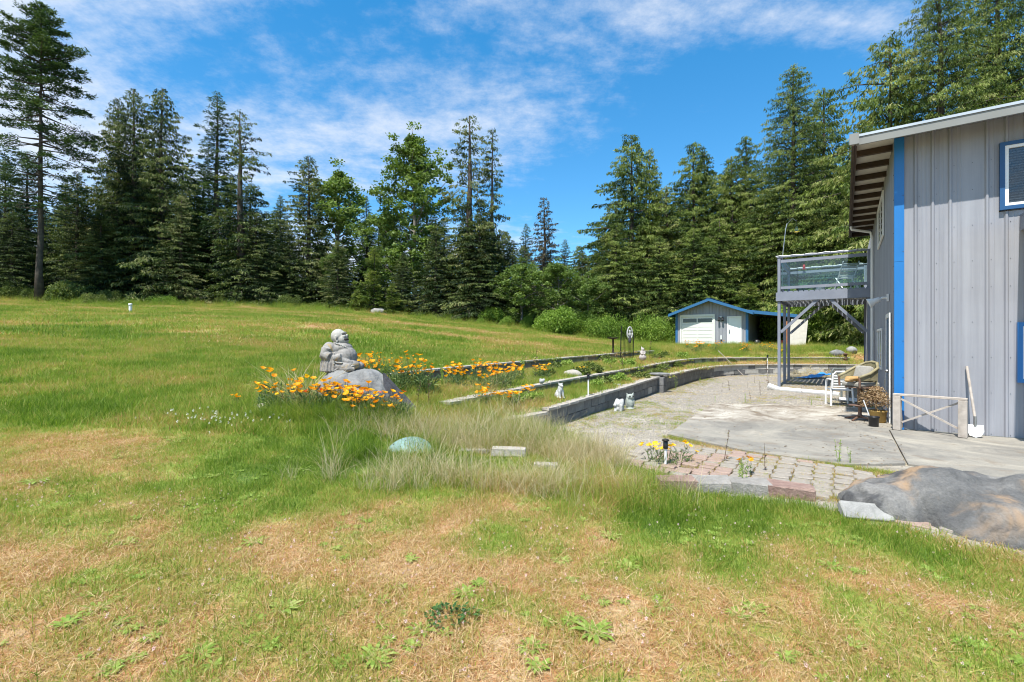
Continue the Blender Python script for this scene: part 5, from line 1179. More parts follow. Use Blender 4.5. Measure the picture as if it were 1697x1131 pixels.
T = [
 ('tallfir',66,10,41,'tallest fir at the far left with bare lower limbs',1.0),
 ('cedarA',8,262,46,'dark cedar at the left edge of the photo behind the tall fir',1.1),
 ('firA',44,252,50,'dark fir behind the tall left fir trunk',1.0),
 ('cedarB',128,285,47,'shadowy cedar just right of the tall fir trunk',1.2),
 ('firA',108,300,52,'dark fir deep behind the tall fir',1.1),
 ('cedarA',222,148,49,'twin topped tall dark cedar, left peak, right of the tall fir',1.12),
 ('cedarB',196,165,50,'slightly lower cedar fused to the left of the twin topped pair',1.0),
 ('cedarB',268,148,48,'tall dark cedar with slender peak, centre of the left group',1.15),
 ('firA',357,153,50,'open branched dark fir right of the left cedars',1.05),
 ('cedarE',400,186,46,'narrow cedar with drooping sprays right of the open branched fir',1.45),
 ('cedarA',330,330,50,'lower cedar filling beneath the open branched fir',1.3),
 ('firA',466,325,62,'small distant fir in the gap right of the narrow cedar',1.0),
 ('cedarB',512,260,50,'dark cedar with a leaning pointed top left of the bright broadleaf',1.3),
 ('cedarA',560,400,47,'broad bushy cedar below the bright broadleaf tree',1.8),
 ('cedarB',480,390,48,'broad low cedar at the left of the centre group',1.6),
 ('alderB',560,258,53,'bright green broadleaf tree with lumpy top left of centre',1.15),
 ('firA',608,325,57,'thin dark fir in the gap between the two broadleaf trees',.9),
 ('alderA',688,196,50,'tall columnar broadleaf tree at the centre of the treeline',1.2),
 ('alderB',640,330,52,'lower broadleaf crown at the left of the columnar tree',.9),
 ('cedarA',722,372,46,'bushy cedar in front of the columnar broadleaf tree',1.5),
 ('cedarB',668,420,46,'low drooping cedar under the columnar broadleaf tree',1.5),
 ('cedarE',778,194,47,'tall slender cedar with a sharp top right of the columnar tree',1.55),
 ('cedarE',815,214,48,'sparse thin cedar beside the sharp topped slender one',.95),
 ('cedarA',795,350,46,'broad cedar skirt below the two slender cedars',1.7),
 ('cedarB',850,400,48,'low cedar at the right foot of the slender cedars',1.5),
 ('rust',903,328,56,'browning conical cedar standing alone in the low gap',1.25),
 ('firA',872,372,66,'small distant fir left of the browning cedar',1.0),
 ('firA',935,398,72,'tiny distant fir right of the browning cedar',1.1),
 ('cedarC',960,408,60,'small far cedar in the low gap, right side',1.4),
 ('cedarD',1045,224,46,'pointed light cedar at the left of the right hand group',1.15),
 ('cedarC',1076,248,48,'thin topped cedar just right of the pointed light one',.8),
 ('cedarC',1105,310,47,'rounded cedar between the pointed one and the double top',1.4),
 ('cedarD',1148,238,50,'light cedar with double top, left spire',1.0),
 ('cedarC',1168,252,50,'right spire of the double topped light cedar',.9),
 ('cedarC',1236,226,48,'narrow cedar left of the biggest right hand cedar',.95),
 ('cedarD',1212,262,47,'lower cedar left of the narrow one near the shed',1.1),
 ('bigcedar',1314,112,42,'biggest light cedar rising above the deck',1.0),
 ('cedarC',1365,148,44,'side spire at the right of the biggest cedar',1.0),
 ('cedarD',1405,235,44,'cedar partly hidden behind the house eave',1.3),
 ('cedarD',1270,330,43,'bushy cedar behind the shed roof',1.6),
 ('cedarC',1150,380,43,'bushy cedar behind the left of the shed',1.8),
 ('cedarD',1020,370,44,'low spreading cedar left of the right hand group',1.4),
 ('bigcedar',1560,-60,30,'huge dense dark cedar behind the house roof, left one',1.0),
 ('bigcedar',1660,-90,31,'huge cedar above the house roof at the right edge',1.0),
 ('cedarD',1475,60,31,'lower left shoulder cedar behind the house eave',1.1),
]
T += [('cedarD',1092,392,44,'full lower cedar between the pointed and double topped ones',1.5),('cedarC',1192,362,44,'full cedar right of the double topped light cedar',1.6),('cedarD',1335,330,40,'broad cedar skirt in front of the biggest cedar',1.4),
 ('cedarC',1405,345,39,'cedar seen between deck and house eave',1.5),('cedarB',168,345,46,'broad shadowy cedar left below the twin topped pair',1.6),('cedarA',300,322,46,'broad cedar skirt at the right of the left group',1.5),
 ('cedarB',425,352,46,'shadowy cedar below the narrow cedar with drooping sprays',1.5),('cedarA',20,350,44,'shadowy cedar skirt at the left edge below the fir',1.5),('cedarB',905,440,50,'low cedar below the browning one',1.3)]
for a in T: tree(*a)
# lower mid-green growth along the edge
T2 = [
 ('youngfir',328,492,44,'small young fir poking above the lawn edge near the white pipe',1.0,'young_fir','tree'),
 ('youngfir',545,487,45,'young fir left of the pale far rock',1.1,'young_fir','tree'),
 ('youngfir',620,412,45,'light green young fir in the centre of the lawn edge',.95,'young_fir','tree'),
 ('youngfir',650,470,44,'short bushy young fir right of the light green one',1.3,'young_fir','tree'),
 ('youngfir',592,480,44,'squat young fir just above the pale far rock',1.3,'young_fir','tree'),
 ('alderC',865,425,45,'bright green bushy alder below the browning cedar',1.4,'broadleaf_tree','tree'),
 ('alderC',925,425,44,'second bright bushy alder right of the first',1.4,'broadleaf_tree','tree'),
 ('alderC',975,450,43,'leafy light green tree left of the pointed light cedar',1.2,'broadleaf_tree','tree'),
 ('alderC',560,400,48,'yellow green small tree inside the dark centre left cedars',.8,'broadleaf_tree','tree'),
 ('youngfir',1240,470,40,'young light fir directly behind the shed ridge',1.4,'young_fir','tree'),
 ('alderC',1290,485,44,'leafy tree behind the carport',1.0,'broadleaf_tree','tree'),
 ('alderC',1375,480,36,'leafy tree seen under the deck',1.0,'broadleaf_tree','tree'),
]
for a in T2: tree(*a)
# shrubs along the lawn edge
r3 = np.random.RandomState(8)
segs = [(-30, 200, 470, 'bushB', 43, 9, 'olive green shrub in the bank left of the white pipe', 'shrubs along the far left lawn edge'),
        (200, 560, 497, 'bushB', 45, 9, 'dark low shrub at the foot of the left conifers', 'shrubs under the left conifers'),
        (560, 830, 512, 'bushC', 45.5, 9, 'green shrub at the foot of the centre trees', 'shrubs under the centre trees'),
        (780, 1010, 520, 'bushA', 43, 8, 'bright green shrub at the far edge of the mown lawn', 'bright shrubs beyond the lawn'),
        (950, 1125, 524, 'bushC', 41, 8, 'bright shrub between the iron trellis and the shed', 'bright shrubs left of the shed'),
        (1300, 1450, 508, 'bushC', 37, 8, 'leafy shrub behind the grass strip under the deck', 'shrubs beyond the deck'),
        (1245, 1330, 508, 'bushB', 41, 4, 'dark shrub in the shade of the carport', 'shrubs behind the carport')]
for (x0, x1, yt, kd, Y, n, lab, grp) in segs:
    for i in range(n):
        px = x0+(x1-x0)*(i+r3.rand()*.6)/n; tree(kd, px, yt+r3.uniform(-12, 14), Y+r3.uniform(-1.2, 1.5), lab, r3.uniform(.5, .8), 'shrub', 'shrub', grp)
tree('bushC', 271, 488, 42, 'small yellow green shrub at the left lawn edge', .9, 'shrub', 'shrub'); tree('bushA', 925, 508, 40.5, 'rounded bright green bush standing out on the lawn edge', .8, 'shrub', 'shrub')
for i, (x_, y_, h_) in enumerate([(-52,40,20),(-57,37,23),(-62,42,19),(-60,33,21),(-66,36,24),(-70,30,20),(-64,27,18),(-72,40,22),(34,34,22),(38,30,24),(42,26,22),(45,34,25),(50,22,23),(47,17,21)]):
    kd = ['cedarA','firA','cedarB'][i % 3]; (tm, cm), h0 = PR[kd]; o = empty('conifer', (x_, y_, H(x_, y_)-.1), i*1.7, 'dark conifer of the forest edge outside the left of the picture' if x_ < 0 else 'dark conifer behind the house, outside the right of the picture', 'tree', 'conifers beyond the picture edges'); o.scale = (h_/h0*1.15,)*2+(h_/h0,); link('trunk', tm, o); link('crown', cm, o)
# a second rank of conifers closes the gaps
for i in range(46):
    px = -60+i*33+r3.uniform(-12, 12); Y = r3.uniform(56, 66); kd = ['cedarA','firA','cedarB','firA','cedarC'][r3.randint(5)]
    yt = np.interp(px, [-60,100,250,400,480,600,700,820,880,960,1010,1100,1300,1500], [330,330,250,300,380,385,330,380,415,425,350,320,270,250])+r3.uniform(-15, 25)
    sec = ['far left tall fir', 'left cedars', 'centre left broadleaf', 'columnar broadleaf', 'low gap', 'light right hand cedars', 'house side'][min(6, max(0, int((px+60)/230)))]; tree(kd, px, yt, Y, 'dark conifer in the second rank behind the '+sec, 1.5, 'conifer', 'tree', 'conifers behind the '+sec)

# ------------------------------------------------------------------ scattering by geometry nodes
def scatter(name, pts, proto, rz, scl, dry, label, cat=None, tilt=None):
    n = len(pts); me = bpy.data.meshes.new(name); me.vertices.add(n); me.vertices.foreach_set('co', np.asarray(pts, np.float32).ravel())
    rot = np.zeros((n, 3), np.float32); rot[:, 2] = rz
    if tilt is not None: rot[:, :2] = tilt
    a = me.attributes.new('rot', 'FLOAT_VECTOR', 'POINT'); a.data.foreach_set('vector', rot.ravel())
    s3 = np.asarray(scl, np.float32); s3 = np.repeat(s3[:, None], 3, 1) if s3.ndim == 1 else s3
    a = me.attributes.new('scl', 'FLOAT_VECTOR', 'POINT'); a.data.foreach_set('vector', np.ascontiguousarray(s3).ravel())
    a = me.attributes.new('dry', 'FLOAT', 'POINT'); a.data.foreach_set('value', np.asarray(dry, np.float32)); me.update()
    ob = link(name, me); tag(ob, label, cat, None, 'stuff')
    g = bpy.data.node_groups.new(name, 'GeometryNodeTree'); g.interface.new_socket('Geometry', in_out='INPUT', socket_type='NodeSocketGeometry'); g.interface.new_socket('Geometry', in_out='OUTPUT', socket_type='NodeSocketGeometry')
    gi = g.nodes.new('NodeGroupInput'); go = g.nodes.new('NodeGroupOutput'); ip = g.nodes.new('GeometryNodeInstanceOnPoints'); oi = g.nodes.new('GeometryNodeObjectInfo'); oi.inputs['Object'].default_value = proto
    ar = g.nodes.new('GeometryNodeInputNamedAttribute'); ar.data_type = 'FLOAT_VECTOR'; ar.inputs['Name'].default_value = 'rot'
    as_ = g.nodes.new('GeometryNodeInputNamedAttribute'); as_.data_type = 'FLOAT_VECTOR'; as_.inputs['Name'].default_value = 'scl'
    g.links.new(gi.outputs[0], ip.inputs['Points']); g.links.new(oi.outputs['Geometry'], ip.inputs['Instance']); g.links.new(ar.outputs['Attribute'], ip.inputs['Rotation']); g.links.new(as_.outputs['Attribute'], ip.inputs['Scale']); g.links.new(ip.outputs[0], go.inputs[0])
    md = ob.modifiers.new('scatter', 'NODES'); md.node_group = g; return ob
def proto(name, me): return bpy.data.objects.new(name, me)      # kept out of the scene: only a shape to scatter
def tuft(seed, n, rad, h0, h1, w, lean, mat=None, bend=.5, segs=2, upright=.0):
    r = np.random.RandomState(seed); Q = []; tn = []
    a = r.uniform(0, 6.283, n); rr = rad*np.sqrt(r.rand(n)); bx = rr*np.cos(a); by = rr*np.sin(a); hh = h0+(h1-h0)*r.rand(n)**1.3; la = r.uniform(0, 6.283, n); ll = lean*r.rand(n)**(1+upright)
    wa = r.uniform(0, 6.283, n); tt = np.clip(r.beta(2, 2, n), 0, 1)
    for s in range(segs):
        v0, v1 = s/segs, (s+1)/segs
        def P(v): k = (v*(1-bend)+bend*v*v)*ll*hh; return np.stack([bx+np.cos(la)*k, by+np.sin(la)*k, hh*v*(1-.25*ll*v)-.01], 1)
        p0, p1 = P(v0), P(v1); w0 = w*(1-v0*.85); w1 = w*(1-v1*.9) if s < segs-1 else w*.06
        sd_ = np.stack([np.cos(wa), np.sin(wa), 0*wa], 1)
        Q.append(np.stack([p0-sd_*w0/2, p0+sd_*w0/2, p1+sd_*w1/2, p1-sd_*w1/2], 1)); tn.append(tt)
    return quads_mesh('tuft', np.concatenate(Q), mat or MT['blade'], np.concatenate(tn))
PT_short = [proto('tuft_short', tuft(101+i, 75, .13, .025, .085, .0046, 1.1)) for i in range(3)]
PT_mid = [proto('tuft_mid', tuft(111+i, 80, .20, .04, .13, .0075, 1.0)) for i in range(3)]
PT_far = [proto('tuft_far', tuft(121+i, 90, .45, .05, .14, .016, .9, None, .5, 1)) for i in range(2)]
PT_thatch = [proto('thatch', tuft(151+i, 60, .16, .012, .05, .0042, 3.2, None, .3, 2)) for i in range(2)]
PT_tall = [proto('tuft_tall', tuft(131+i, 50, .14, .16, .44, .0062, 1.25, None, .8, 3, .3)) for i in range(3)]
PT_straw = [proto('tuft_straw', tuft(141+i, 45, .14, .15, .55, .0045, 1.3, MT['straw'], .8, 3)) for i in range(2)]
keep_pads = [(566,8.25,.55),(600,8.15,.5)]
def clear(x, y):
    """places where turf does not grow"""
    k = ~inpoly(x, y, POLY_A)
    for P in (WALL1, WALL2, WALL3):
        P = np.array(P)
        for a, b_ in zip(P[:-1], P[1:]):
            d = b_-a; L2 = (d**2).sum(); t = np.clip(((x-a[0])*d[0]+(y-a[1])*d[1])/L2, 0, 1); nrm = np.array([-d[1], d[0]])/math.sqrt(L2)
            dx = x-(a[0]+t*d[0]); dy = y-(a[1]+t*d[1]); sd_ = dx*nrm[0]+dy*nrm[1]; dd = np.hypot(dx, dy); k &= ~((dd < .25) & (sd_ > -.03) & (sd_ < .24))
    # shed footprint
    c, s = math.cos(-HR), math.sin(-HR); lx = (x-shed.location.x)*c-(y-shed.location.y)*s; ly = (x-shed.location.x)*s+(y-shed.location.y)*c
    k &= ~((lx > -.05) & (lx < 8.5) & (ly > .0) & (ly < 6.2)); return k
def cloud(n, x0, x1, y0, y1, r, persp=True):
    """random ground points, kept inside a generous view wedge"""
    x = r.uniform(x0, x1, n); y = r.uniform(y0, y1, n)
    if persp: m = (np.abs(x) < y*1.35+3.5); x, y = x[m], y[m]
    m = clear(x, y); return x[m], y[m]
def lay(name, protos, x, y, r, s0, s1, label, dz=-.005, dryadd=0.0, tall=1.0):
    z = Hf(x, y)+dz; d = np.clip(dryf(x, y)+dryadd+r.normal(size=len(x))*.07, 0, 1); k = r.randint(0, len(protos), len(x))
    for i, p in enumerate(protos):
        m = k == i; q = int(m.sum()); lush = 1.25-.75*d[m]; s = r.uniform(s0, s1, q); sc3 = np.stack([s, s, s*np.clip(lush, .45, 1.3)*tall], 1)
        scatter(name, np.stack([x[m], y[m], z[m]], 1), p, r.uniform(0, 6.283, q), sc3, d[m], label, 'grass', r.uniform(-.12, .12, (q, 2)))
rg = np.random.RandomState(77)
x, y = cloud(27000, -12, 12, .2, 7.2, rg); lay('grass', PT_short, x, y, rg, .8, 1.35, 'short dry and green turf in the foreground')
x, y = cloud(12000, -8, 9, .6, 6.2, rg); m = rg.rand(len(x)) < .25+.9*sstep(.45, .75, dryf(x, y)); x, y = x[m], y[m]; lay('thatch', PT_thatch, x, y, rg, .7, 1.4, 'matted dead thatch between the grass blades', .010, .16)
x, y = cloud(31000, -26, 6, 6.6, 17, rg); lay('grass', PT_mid, x, y, rg, .8, 1.4, 'mid length lawn grass on the slope')
x, y = cloud(58000, -75, 34, 15, 52, rg); lay('grass', PT_far, x, y, rg, .8, 1.5, 'far lawn grass reaching the treeline')
# lusher, longer grass: a belt from the bowl to the pavers, around the boulders and on the terraces
def inb(n, cx, cy, sx, sy, r, rot=0):
    a = r.normal(size=n)*sx; b2 = r.normal(size=n)*sy; c, s = math.cos(rot), math.sin(rot); x = cx+a*c-b2*s; y = cy+a*s+b2*c; m = clear(x, y) & ~((x > -1.85) & (x < .60) & (y > 5.35) & (y < 6.32) & (r.rand(n) < .78)); return x[m], y[m]
spots = [(-1.25,5.95,.5,.22,150),(.3,5.2,.8,.25,110),(0,6.9,.8,.3,170),(1.0,5.2,.45,.3,150),(-.3,7.2,.5,.5,190),(.6,6.9,.35,.4,90),(-1.9,7.5,.6,.35,200),(-.2,8.2,.5,.45,130),(-.1,8.6,.5,.5,60),(1.3,4.6,.35,.2,30),(-2.2,7.35,.45,.12,230),(-2.9,7.3,.4,.12,120),(-3.4,7.5,.4,.2,40),(-1.3,8.6,.5,.4,70)]
for cx, cy, sx, sy, n in spots:
    n = int(n*.8)
    x, y = inb(n, cx, cy, sx, sy, rg); lay('tall_grass', PT_tall, x, y, rg, .55, 1.0, 'long green grass between the stone slabs and the walls', -.01, .06)
for cx, cy, sx, sy, n in [(1.1,6.3,.33,.25,120),(.4,5.2,.5,.2,45),(-.9,5.2,.4,.2,24),(-.5,7.1,.6,.4,80),(-1.5,7.1,.4,.3,50),(.3,6.8,.6,.3,70),(-.3,6.6,.5,.12,40),(.45,7.9,.3,.35,60),(-.2,9.3,.5,.9,30),(-2.9,7.6,.4,.2,14),(-.9,5.2,.6,.2,18),(.9,5.1,.5,.2,18),(1.6,6.9,.3,.4,40)]:
    x, y = inb(n, cx, cy, sx, sy, rg); lay('dry_grass', PT_straw, x, y, rg, .5, 1.2, 'bleached straw coloured grass clumps', -.01)
# terrace growth
def terr(P, n, r):
    P = np.array(P); x = r.uniform(P[:, 0].min(), min(P[:, 0].max(), 19), n); y = r.uniform(P[:, 1].min(), P[:, 1].max(), n); m = inpoly(x, y, [tuple(p) for p in P]) & clear(x, y); return x[m], y[m]
for P, n in ((POLY_B, 9000), (POLY_C, 9000)):
    x, y = terr(P, n, rg); m = rg.rand(len(x)) < .75; lay('terrace_grass', PT_mid, x[m], y[m], rg, .7, 1.3, 'weedy grass growing on the terraces', -.005, .14)
    x, y = terr(P, n//4, rg); m = (vn(x, y, .8, 15) > .42) | ((y < 15) & (rg.rand(len(x)) < .6)); lay('tall_grass', PT_tall, x[m], y[m], rg, .4, .95, 'long grass standing on the terraces', -.01, .12)
x, y = cloud(1700, 6.5, 20, 24.5, 34, rg); lay('tall_grass', PT_tall, x, y, rg, .8, 1.35, 'long bright grass before the shed', -.02, -.1)
x, y = cloud(1500, -50, 30, 38, 48, rg); lay('tall_grass', PT_tall, x, y, rg, 1.2, 2.2, 'rank grass at the foot of the treeline', -.02, -.08)
# along the wall foot, the slab edges, paver joints and sparse on the gravel
x = rg.uniform(0, 17, 24000); y = rg.uniform(4.5, 22.6, 24000); A = inpoly(x, y, POLY_A)
SL1 = [(2.62,8.15),(3.35,6.95),(4.25,6.15),(5.9,4.9),(8.5,3.4),(12,4.0),(8.6,11.25),(5.15,12.3)]
hsx = (x-HO.x)*math.cos(HR)+(y-HO.y)*math.sin(HR)
A &= ~inpoly(x, y, SL1) & (hsx < -.05)
wd = np.full(len(x), 9.0)
for a, b_ in zip(np.array(WALL1)[:-1], np.array(WALL1)[1:]):
    d = b_-a; t = np.clip(((x-a[0])*d[0]+(y-a[1])*d[1])/(d**2).sum(), 0, 1); wd = np.minimum(wd, np.hypot(x-a[0]-t*d[0], y-a[1]-t*d[1]))
pg = .06+1.0*np.exp(-(wd/.55)**2)+.5*(vn(x, y, .9, 51) > .60)+.35*(y < 7.4)*(x < 2.2); inpv = inpoly(x, y, PAV)
m = A & (rg.rand(len(x)) < pg) & ~inpv; lay('yard_weeds', PT_mid, x[m], y[m], rg, .25, .65, 'sparse low weeds growing through the gravel', -.005, .26)
pp = np.array(pav_pts); k = rg.randint(0, len(pp), 700); c, s = math.cos(HR), math.sin(HR); col_ = rg.rand(700) < .75
du = np.where(col_, .114, rg.uniform(-.1, .1, 700)); dv = np.where(col_, rg.uniform(-.08, .08, 700), .083); x = pp[k, 0]+du*c-dv*s; y = pp[k, 1]+du*s+dv*c
q = (vn(x, y, 2.5, 66)*.6+rg.rand(700)*.5+.25*(x > 2.5)) > .47; lay('joint_weeds', PT_short, x[q], y[q], rg, .5, 1.0, 'rusty moss and small weeds in the paver joints', .02, .42)
t = rg.rand(150); a_ = np.array([(2.62,8.15),(3.35,6.95),(4.25,6.15),(5.4,5.3)]); k_ = np.minimum((t*3).astype(int), 2); x = a_[k_, 0]+(a_[k_+1, 0]-a_[k_, 0])*(t*3-k_)+rg.normal(size=150)*.03-.04; y = a_[k_, 1]+(a_[k_+1, 1]-a_[k_, 1])*(t*3-k_)+rg.normal(size=150)*.04-.05; lay('joint_weeds', PT_mid, x, y, rg, .3, .8, 'low weeds along the near edge of the patio', .0, .20)
# the rim of turf over the kerb and slab edges
ex = []; E_ = np.array(EDGE)
for a, b_ in zip(E_[:-2], E_[1:-1]):
    n = int(np.hypot(*(b_-a))*70); t = rg.rand(n); ex.append(a+(b_-a)*t[:, None]+rg.normal(size=(n, 2))*.10-np.array([.06,.06]))
ex = np.concatenate(ex); m = ex[:, 1] > 2.5; lay('edge_grass', PT_short, ex[m, 0], ex[m, 1], rg, .9, 1.6, 'turf creeping over the kerb', -.005, -.05)
lq = np.array([[(-.011,-.006,0),(.004,-.009,.003),(.014,.004,.001),(-.004,.008,.004)]]); LT = [proto('dead_leaf', quads_mesh('dead_leaf', lq, tone_leaf('leaf_litter', [(0,(.10,.06,.03)),(.5,(.20,.12,.06)),(1,(.36,.26,.14))], .1, .8, .9), [k_]))for k_ in (.1,.5,.9)]
for i, p_ in enumerate(LT):
    x = rg.uniform(3, 10.5, 1500); y = rg.uniform(4.5, 12.2, 1500); w_ = .12+.9*sstep(10.3, 11.6, y)+.5*(vn(x, y, 1.2, 88) > .66)+.4*np.exp(-((x-6.6)**2+(y-9.2)**2)/.6); m = inpoly(x, y, SL1) & (rg.rand(1500) < w_) & ((x-HO.x)*math.cos(HR)+(y-HO.y)*math.sin(HR) < -.05); x, y = x[m], y[m]
    scatter('leaf_litter', np.stack([x, y, np.full(len(x), .037)], 1), p_, rg.uniform(0, 6.28, len(x)), rg.uniform(.5, 1.6, len(x)), np.zeros(len(x)), 'dry leaf litter lying on the concrete', 'litter')
# gravel stones
def pebble(seed):
    r = np.random.RandomState(seed); bm = bmesh.new(); bmesh.ops.create_icosphere(bm, subdivisions=1, radius=1)
    for v in bm.verts: v.co = Vector((v.co.x*r.uniform(.8, 1.25), v.co.y*r.uniform(.7, 1.1), v.co.z*r.uniform(.5, .8)))
    me = bpy.data.meshes.new('pebble'); bm.to_mesh(me); bm.free(); me.materials.append(MT['gravel']); return proto('pebble', me)
for i in range(3):
    n = 26000; y = 5 + 17.5*rg.rand(n)**1.5; x = rg.uniform(0, 14, n); hs = (x-HO.x)*math.cos(HR)+(y-HO.y)*math.sin(HR); m = inpoly(x, y, POLY_A) & ~inpoly(x, y, SL1) & ~inpoly(x, y, PAV) & (hs < 0); x, y = x[m], y[m]; q = len(x)
    scatter('gravel', np.stack([x, y, Hf(x, y)+.003], 1), pebble(i), rg.uniform(0, 6.28, q), rg.uniform(.006, .017, q)*(1+.6*(y > 12)), np.zeros(q), 'loose grey gravel of the yard', 'gravel')

# ------------------------------------------------------------------ broad-leaved weeds, clover heads
def rosette(seed, n, L, w, mat, rise=.35):
    r = np.random.RandomState(seed); Q = []; tt = []
    for i in range(n):
        a = i*2.4+r.uniform(-.3, .3); l = L*r.uniform(.55, 1.1); u = np.array([math.cos(a), math.sin(a), 0]); s = np.array([-u[1], u[0], 0]); z = lambda v: l*(rise*math.sin(v*2.2)*r.uniform(.8, 1.2))
        ps = [(0, .25), (.4, 1.0), (.75, .9), (1.0, .1)]; c = [u*l*v+np.array([0, 0, z(v)+.005]) for v, _ in ps]
        for j in range(3): Q.append([c[j]-s*w*ps[j][1]/2, c[j]+s*w*ps[j][1]/2, c[j+1]+s*w*ps[j+1][1]/2, c[j+1]-s*w*ps[j+1][1]/2]); tt.append(min(1, max(0, .5+r.normal()*.2)))
    return quads_mesh('leaves', np.array(Q), mat, tt)
RO = [rosette(i, 20, .12, .022, MT['weed'], .22) for i in range(4)]; RO2 = [rosette(9+i, 26, .08, .018, MT['weed'], .35) for i in range(2)]
MT['clover'] = tone_leaf('dark_clover', [(0,(.03,.085,.02)),(1,(.10,.19,.05))], .2)
for i, (px, py, Y) in enumerate([(640,880,0),(500,780,0),(350,790,0),(330,1085,0),(930,930,0),(1040,940,0),(870,830,0),(1250,1010,0),(700,1045,0),(620,1090,0),(210,900,0),(985,1050,0),(1100,1005,0),(880,1075,0),(160,1010,0),(420,900,0),(1380,940,0),(1550,960,0),(470,1010,0),(770,985,0),(60,800,0),(1190,900,0),(1010,890,0)]):
    Y = 4.0
    for _ in range(6): Y = FPX*(EYE-H(at(px, Y), Y))/(py-565.5)
    o = empty('weed_rosette', (at(px, Y), Y, H(at(px, Y), Y)-.008), random.uniform(0, 6), 'flat broad leaved green weed rosette in the dry turf', 'weed', 'broad leaved weeds in the foreground')
    link('leaves', random.choice(RO), o, None, None, (random.uniform(.6, 1.15),)*3); link('leaves', random.choice(RO2), o, (.14, .05, 0), None, (random.uniform(.6, 1.0),)*3)
Y = FPX*(EYE-.05)/(1022-565.5); o = empty('clover_clump', (at(748, Y), Y, H(at(748, Y), Y)), 0, 'dark green round leaved clump near the bottom centre', 'weed')
r_ = np.random.RandomState(31); n_ = 130; a_ = r_.uniform(0, 6.28, n_); q_ = .11*np.sqrt(r_.rand(n_)); P_ = np.stack([q_*np.cos(a_)*1.3, q_*np.sin(a_), .015+.07*r_.rand(n_)*(1-q_/.16)], 1)
link('leaves', quads_mesh('leaves', diamonds(P_, np.stack([np.cos(a_), np.sin(a_), r_.uniform(-.1, .5, n_)], 1)+r_.normal(size=(n_, 3))*.3, r_.uniform(.018, .034, n_), r_.uniform(.015, .026, n_), r_, 2.5), MT['clover'], r_.rand(n_)), o)
rv = np.random.RandomState(55); cx = rv.uniform(-5, 5.5, 90); cy = rv.uniform(1.3, 6.5, 90); X_ = np.concatenate([c+rv.normal(size=9)*.16 for c in cx]); Y_ = np.concatenate([c+rv.normal(size=9)*.12 for c in cy]); m = clear(X_, Y_) & (Y_ > 1.0); X_, Y_ = X_[m], Y_[m]
for i in range(3):
    k = rv.randint(0, 3, len(X_)) == i; n = int(k.sum()); scatter('weed_patches', np.stack([X_[k], Y_[k], Hf(X_[k], Y_[k])-.004], 1), proto('small_rosette', rosette(60+i, 16, .055, .013, MT['weed'], .3)), rv.uniform(0, 6, n), rv.uniform(.4, 1.15, n), np.zeros(n), 'small green weed leaves mixed into the dry turf', 'weeds')
def puff(mat, seed):
    r = np.random.RandomState(seed); n = 14; P = unit(r.normal(size=(n, 3)))*.004; return proto('tiny_bloom', quads_mesh('bloom', diamonds(P, P, np.full(n, .010), np.full(n, .007), r), mat, r.rand(n)))
MT['pinkish'] = tone_leaf('pink_bloom', [(0,(.72,.42,.45)),(1,(.85,.70,.72))], .3)
x, y = cloud(1700, -4.5, 4.5, 1.2, 4.6, rg); m = vn(x, y, 1.1, 70) > .50; x, y = x[m], y[m]; scatter('tiny_flowers', np.stack([x, y, Hf(x, y)+.045], 1), puff(MT['pinkish'], 1), rg.uniform(0, 6, len(x)), rg.uniform(.35, .75, len(x)), np.zeros(len(x)), 'tiny pale pink storks bill flowers in the turf', 'flowers')
x, y = inb(60, at(370, 7.0), 7.0, .5, .25, rg); scatter('clover_flowers', np.stack([x, y, Hf(x, y)+.09], 1), puff(MT['petal_white'], 2), rg.uniform(0, 6, len(x)), rg.uniform(1.0, 1.5, len(x)), np.zeros(len(x)), 'white clover heads in the green grass', 'flowers')

# ------------------------------------------------------------------ poppies
def blossom_mesh(seed, rad, mat):
    r = np.random.RandomState(seed); Q = []; tt = []; cup = r.uniform(.35, .9)
    for i in range(4):
        a = i*math.pi/2+r.uniform(-.2, .2)
        for j in range(-1, 2):
            a0 = a+(j-.5)*.55; a1 = a+(j+.5)*.55; z = lambda v: rad*cup*v**1.6
            p = lambda an, v: [math.cos(an)*rad*v, math.sin(an)*rad*v, z(v)+r.uniform(-.002, .002)]
            Q.append([p(a0, .12), p(a1, .12), p(a1, .7), p(a0, .7)]); Q.append([p(a0, .7), p(a1, .7), p(a1, 1.0-.08*abs(j)), p(a0, 1.0-.08*abs(j))]); tt += [.25+.1*j, .6]
    return quads_mesh('blossom', np.array(Q), mat, np.clip(tt, 0, 1))
BLO = [blossom_mesh(i, .043, MT['petal']) for i in range(4)]; BLY = [blossom_mesh(i+5, .036, MT['petal_yellow']) for i in range(3)]; BLR = [blossom_mesh(i+9, .034, MT['petal_red']) for i in range(2)]; BLS = [blossom_mesh(i+12, .020, MT['petal']) for i in range(3)]
def plant_mesh(seed, hgt, spread, heads):
    r = np.random.RandomState(seed); Q = []; tt = []
    for hx, hy, hz in heads:
        p0 = np.array([hx*.15, hy*.15, 0]); p1 = np.array([hx*.6, hy*.6, hz*.6]); p2 = np.array([hx, hy, hz])
        for a, b_ in ((p0, p1), (p1, p2)): s = np.array([.0022, .001, 0]); Q.append([a-s, a+s, b_+s, b_-s]); tt.append(.35)
    n = 120; a = r.uniform(0, 6.283, n); rr = spread*np.sqrt(r.rand(n))*.8; P = np.stack([rr*np.cos(a), rr*np.sin(a), r.rand(n)**1.3*hgt*.62], 1); d = np.stack([np.cos(a)*.5, np.sin(a)*.5, r.uniform(.2, 1.2, n)], 1)+r.normal(size=(n, 3))*.35
    q = diamonds(P, d, r.uniform(.05, .12, n), r.uniform(.008, .016, n), r); return quads_mesh('foliage', np.concatenate([np.array(Q), q]), MT['poppyleaf'], np.concatenate([tt, r.rand(n)]))
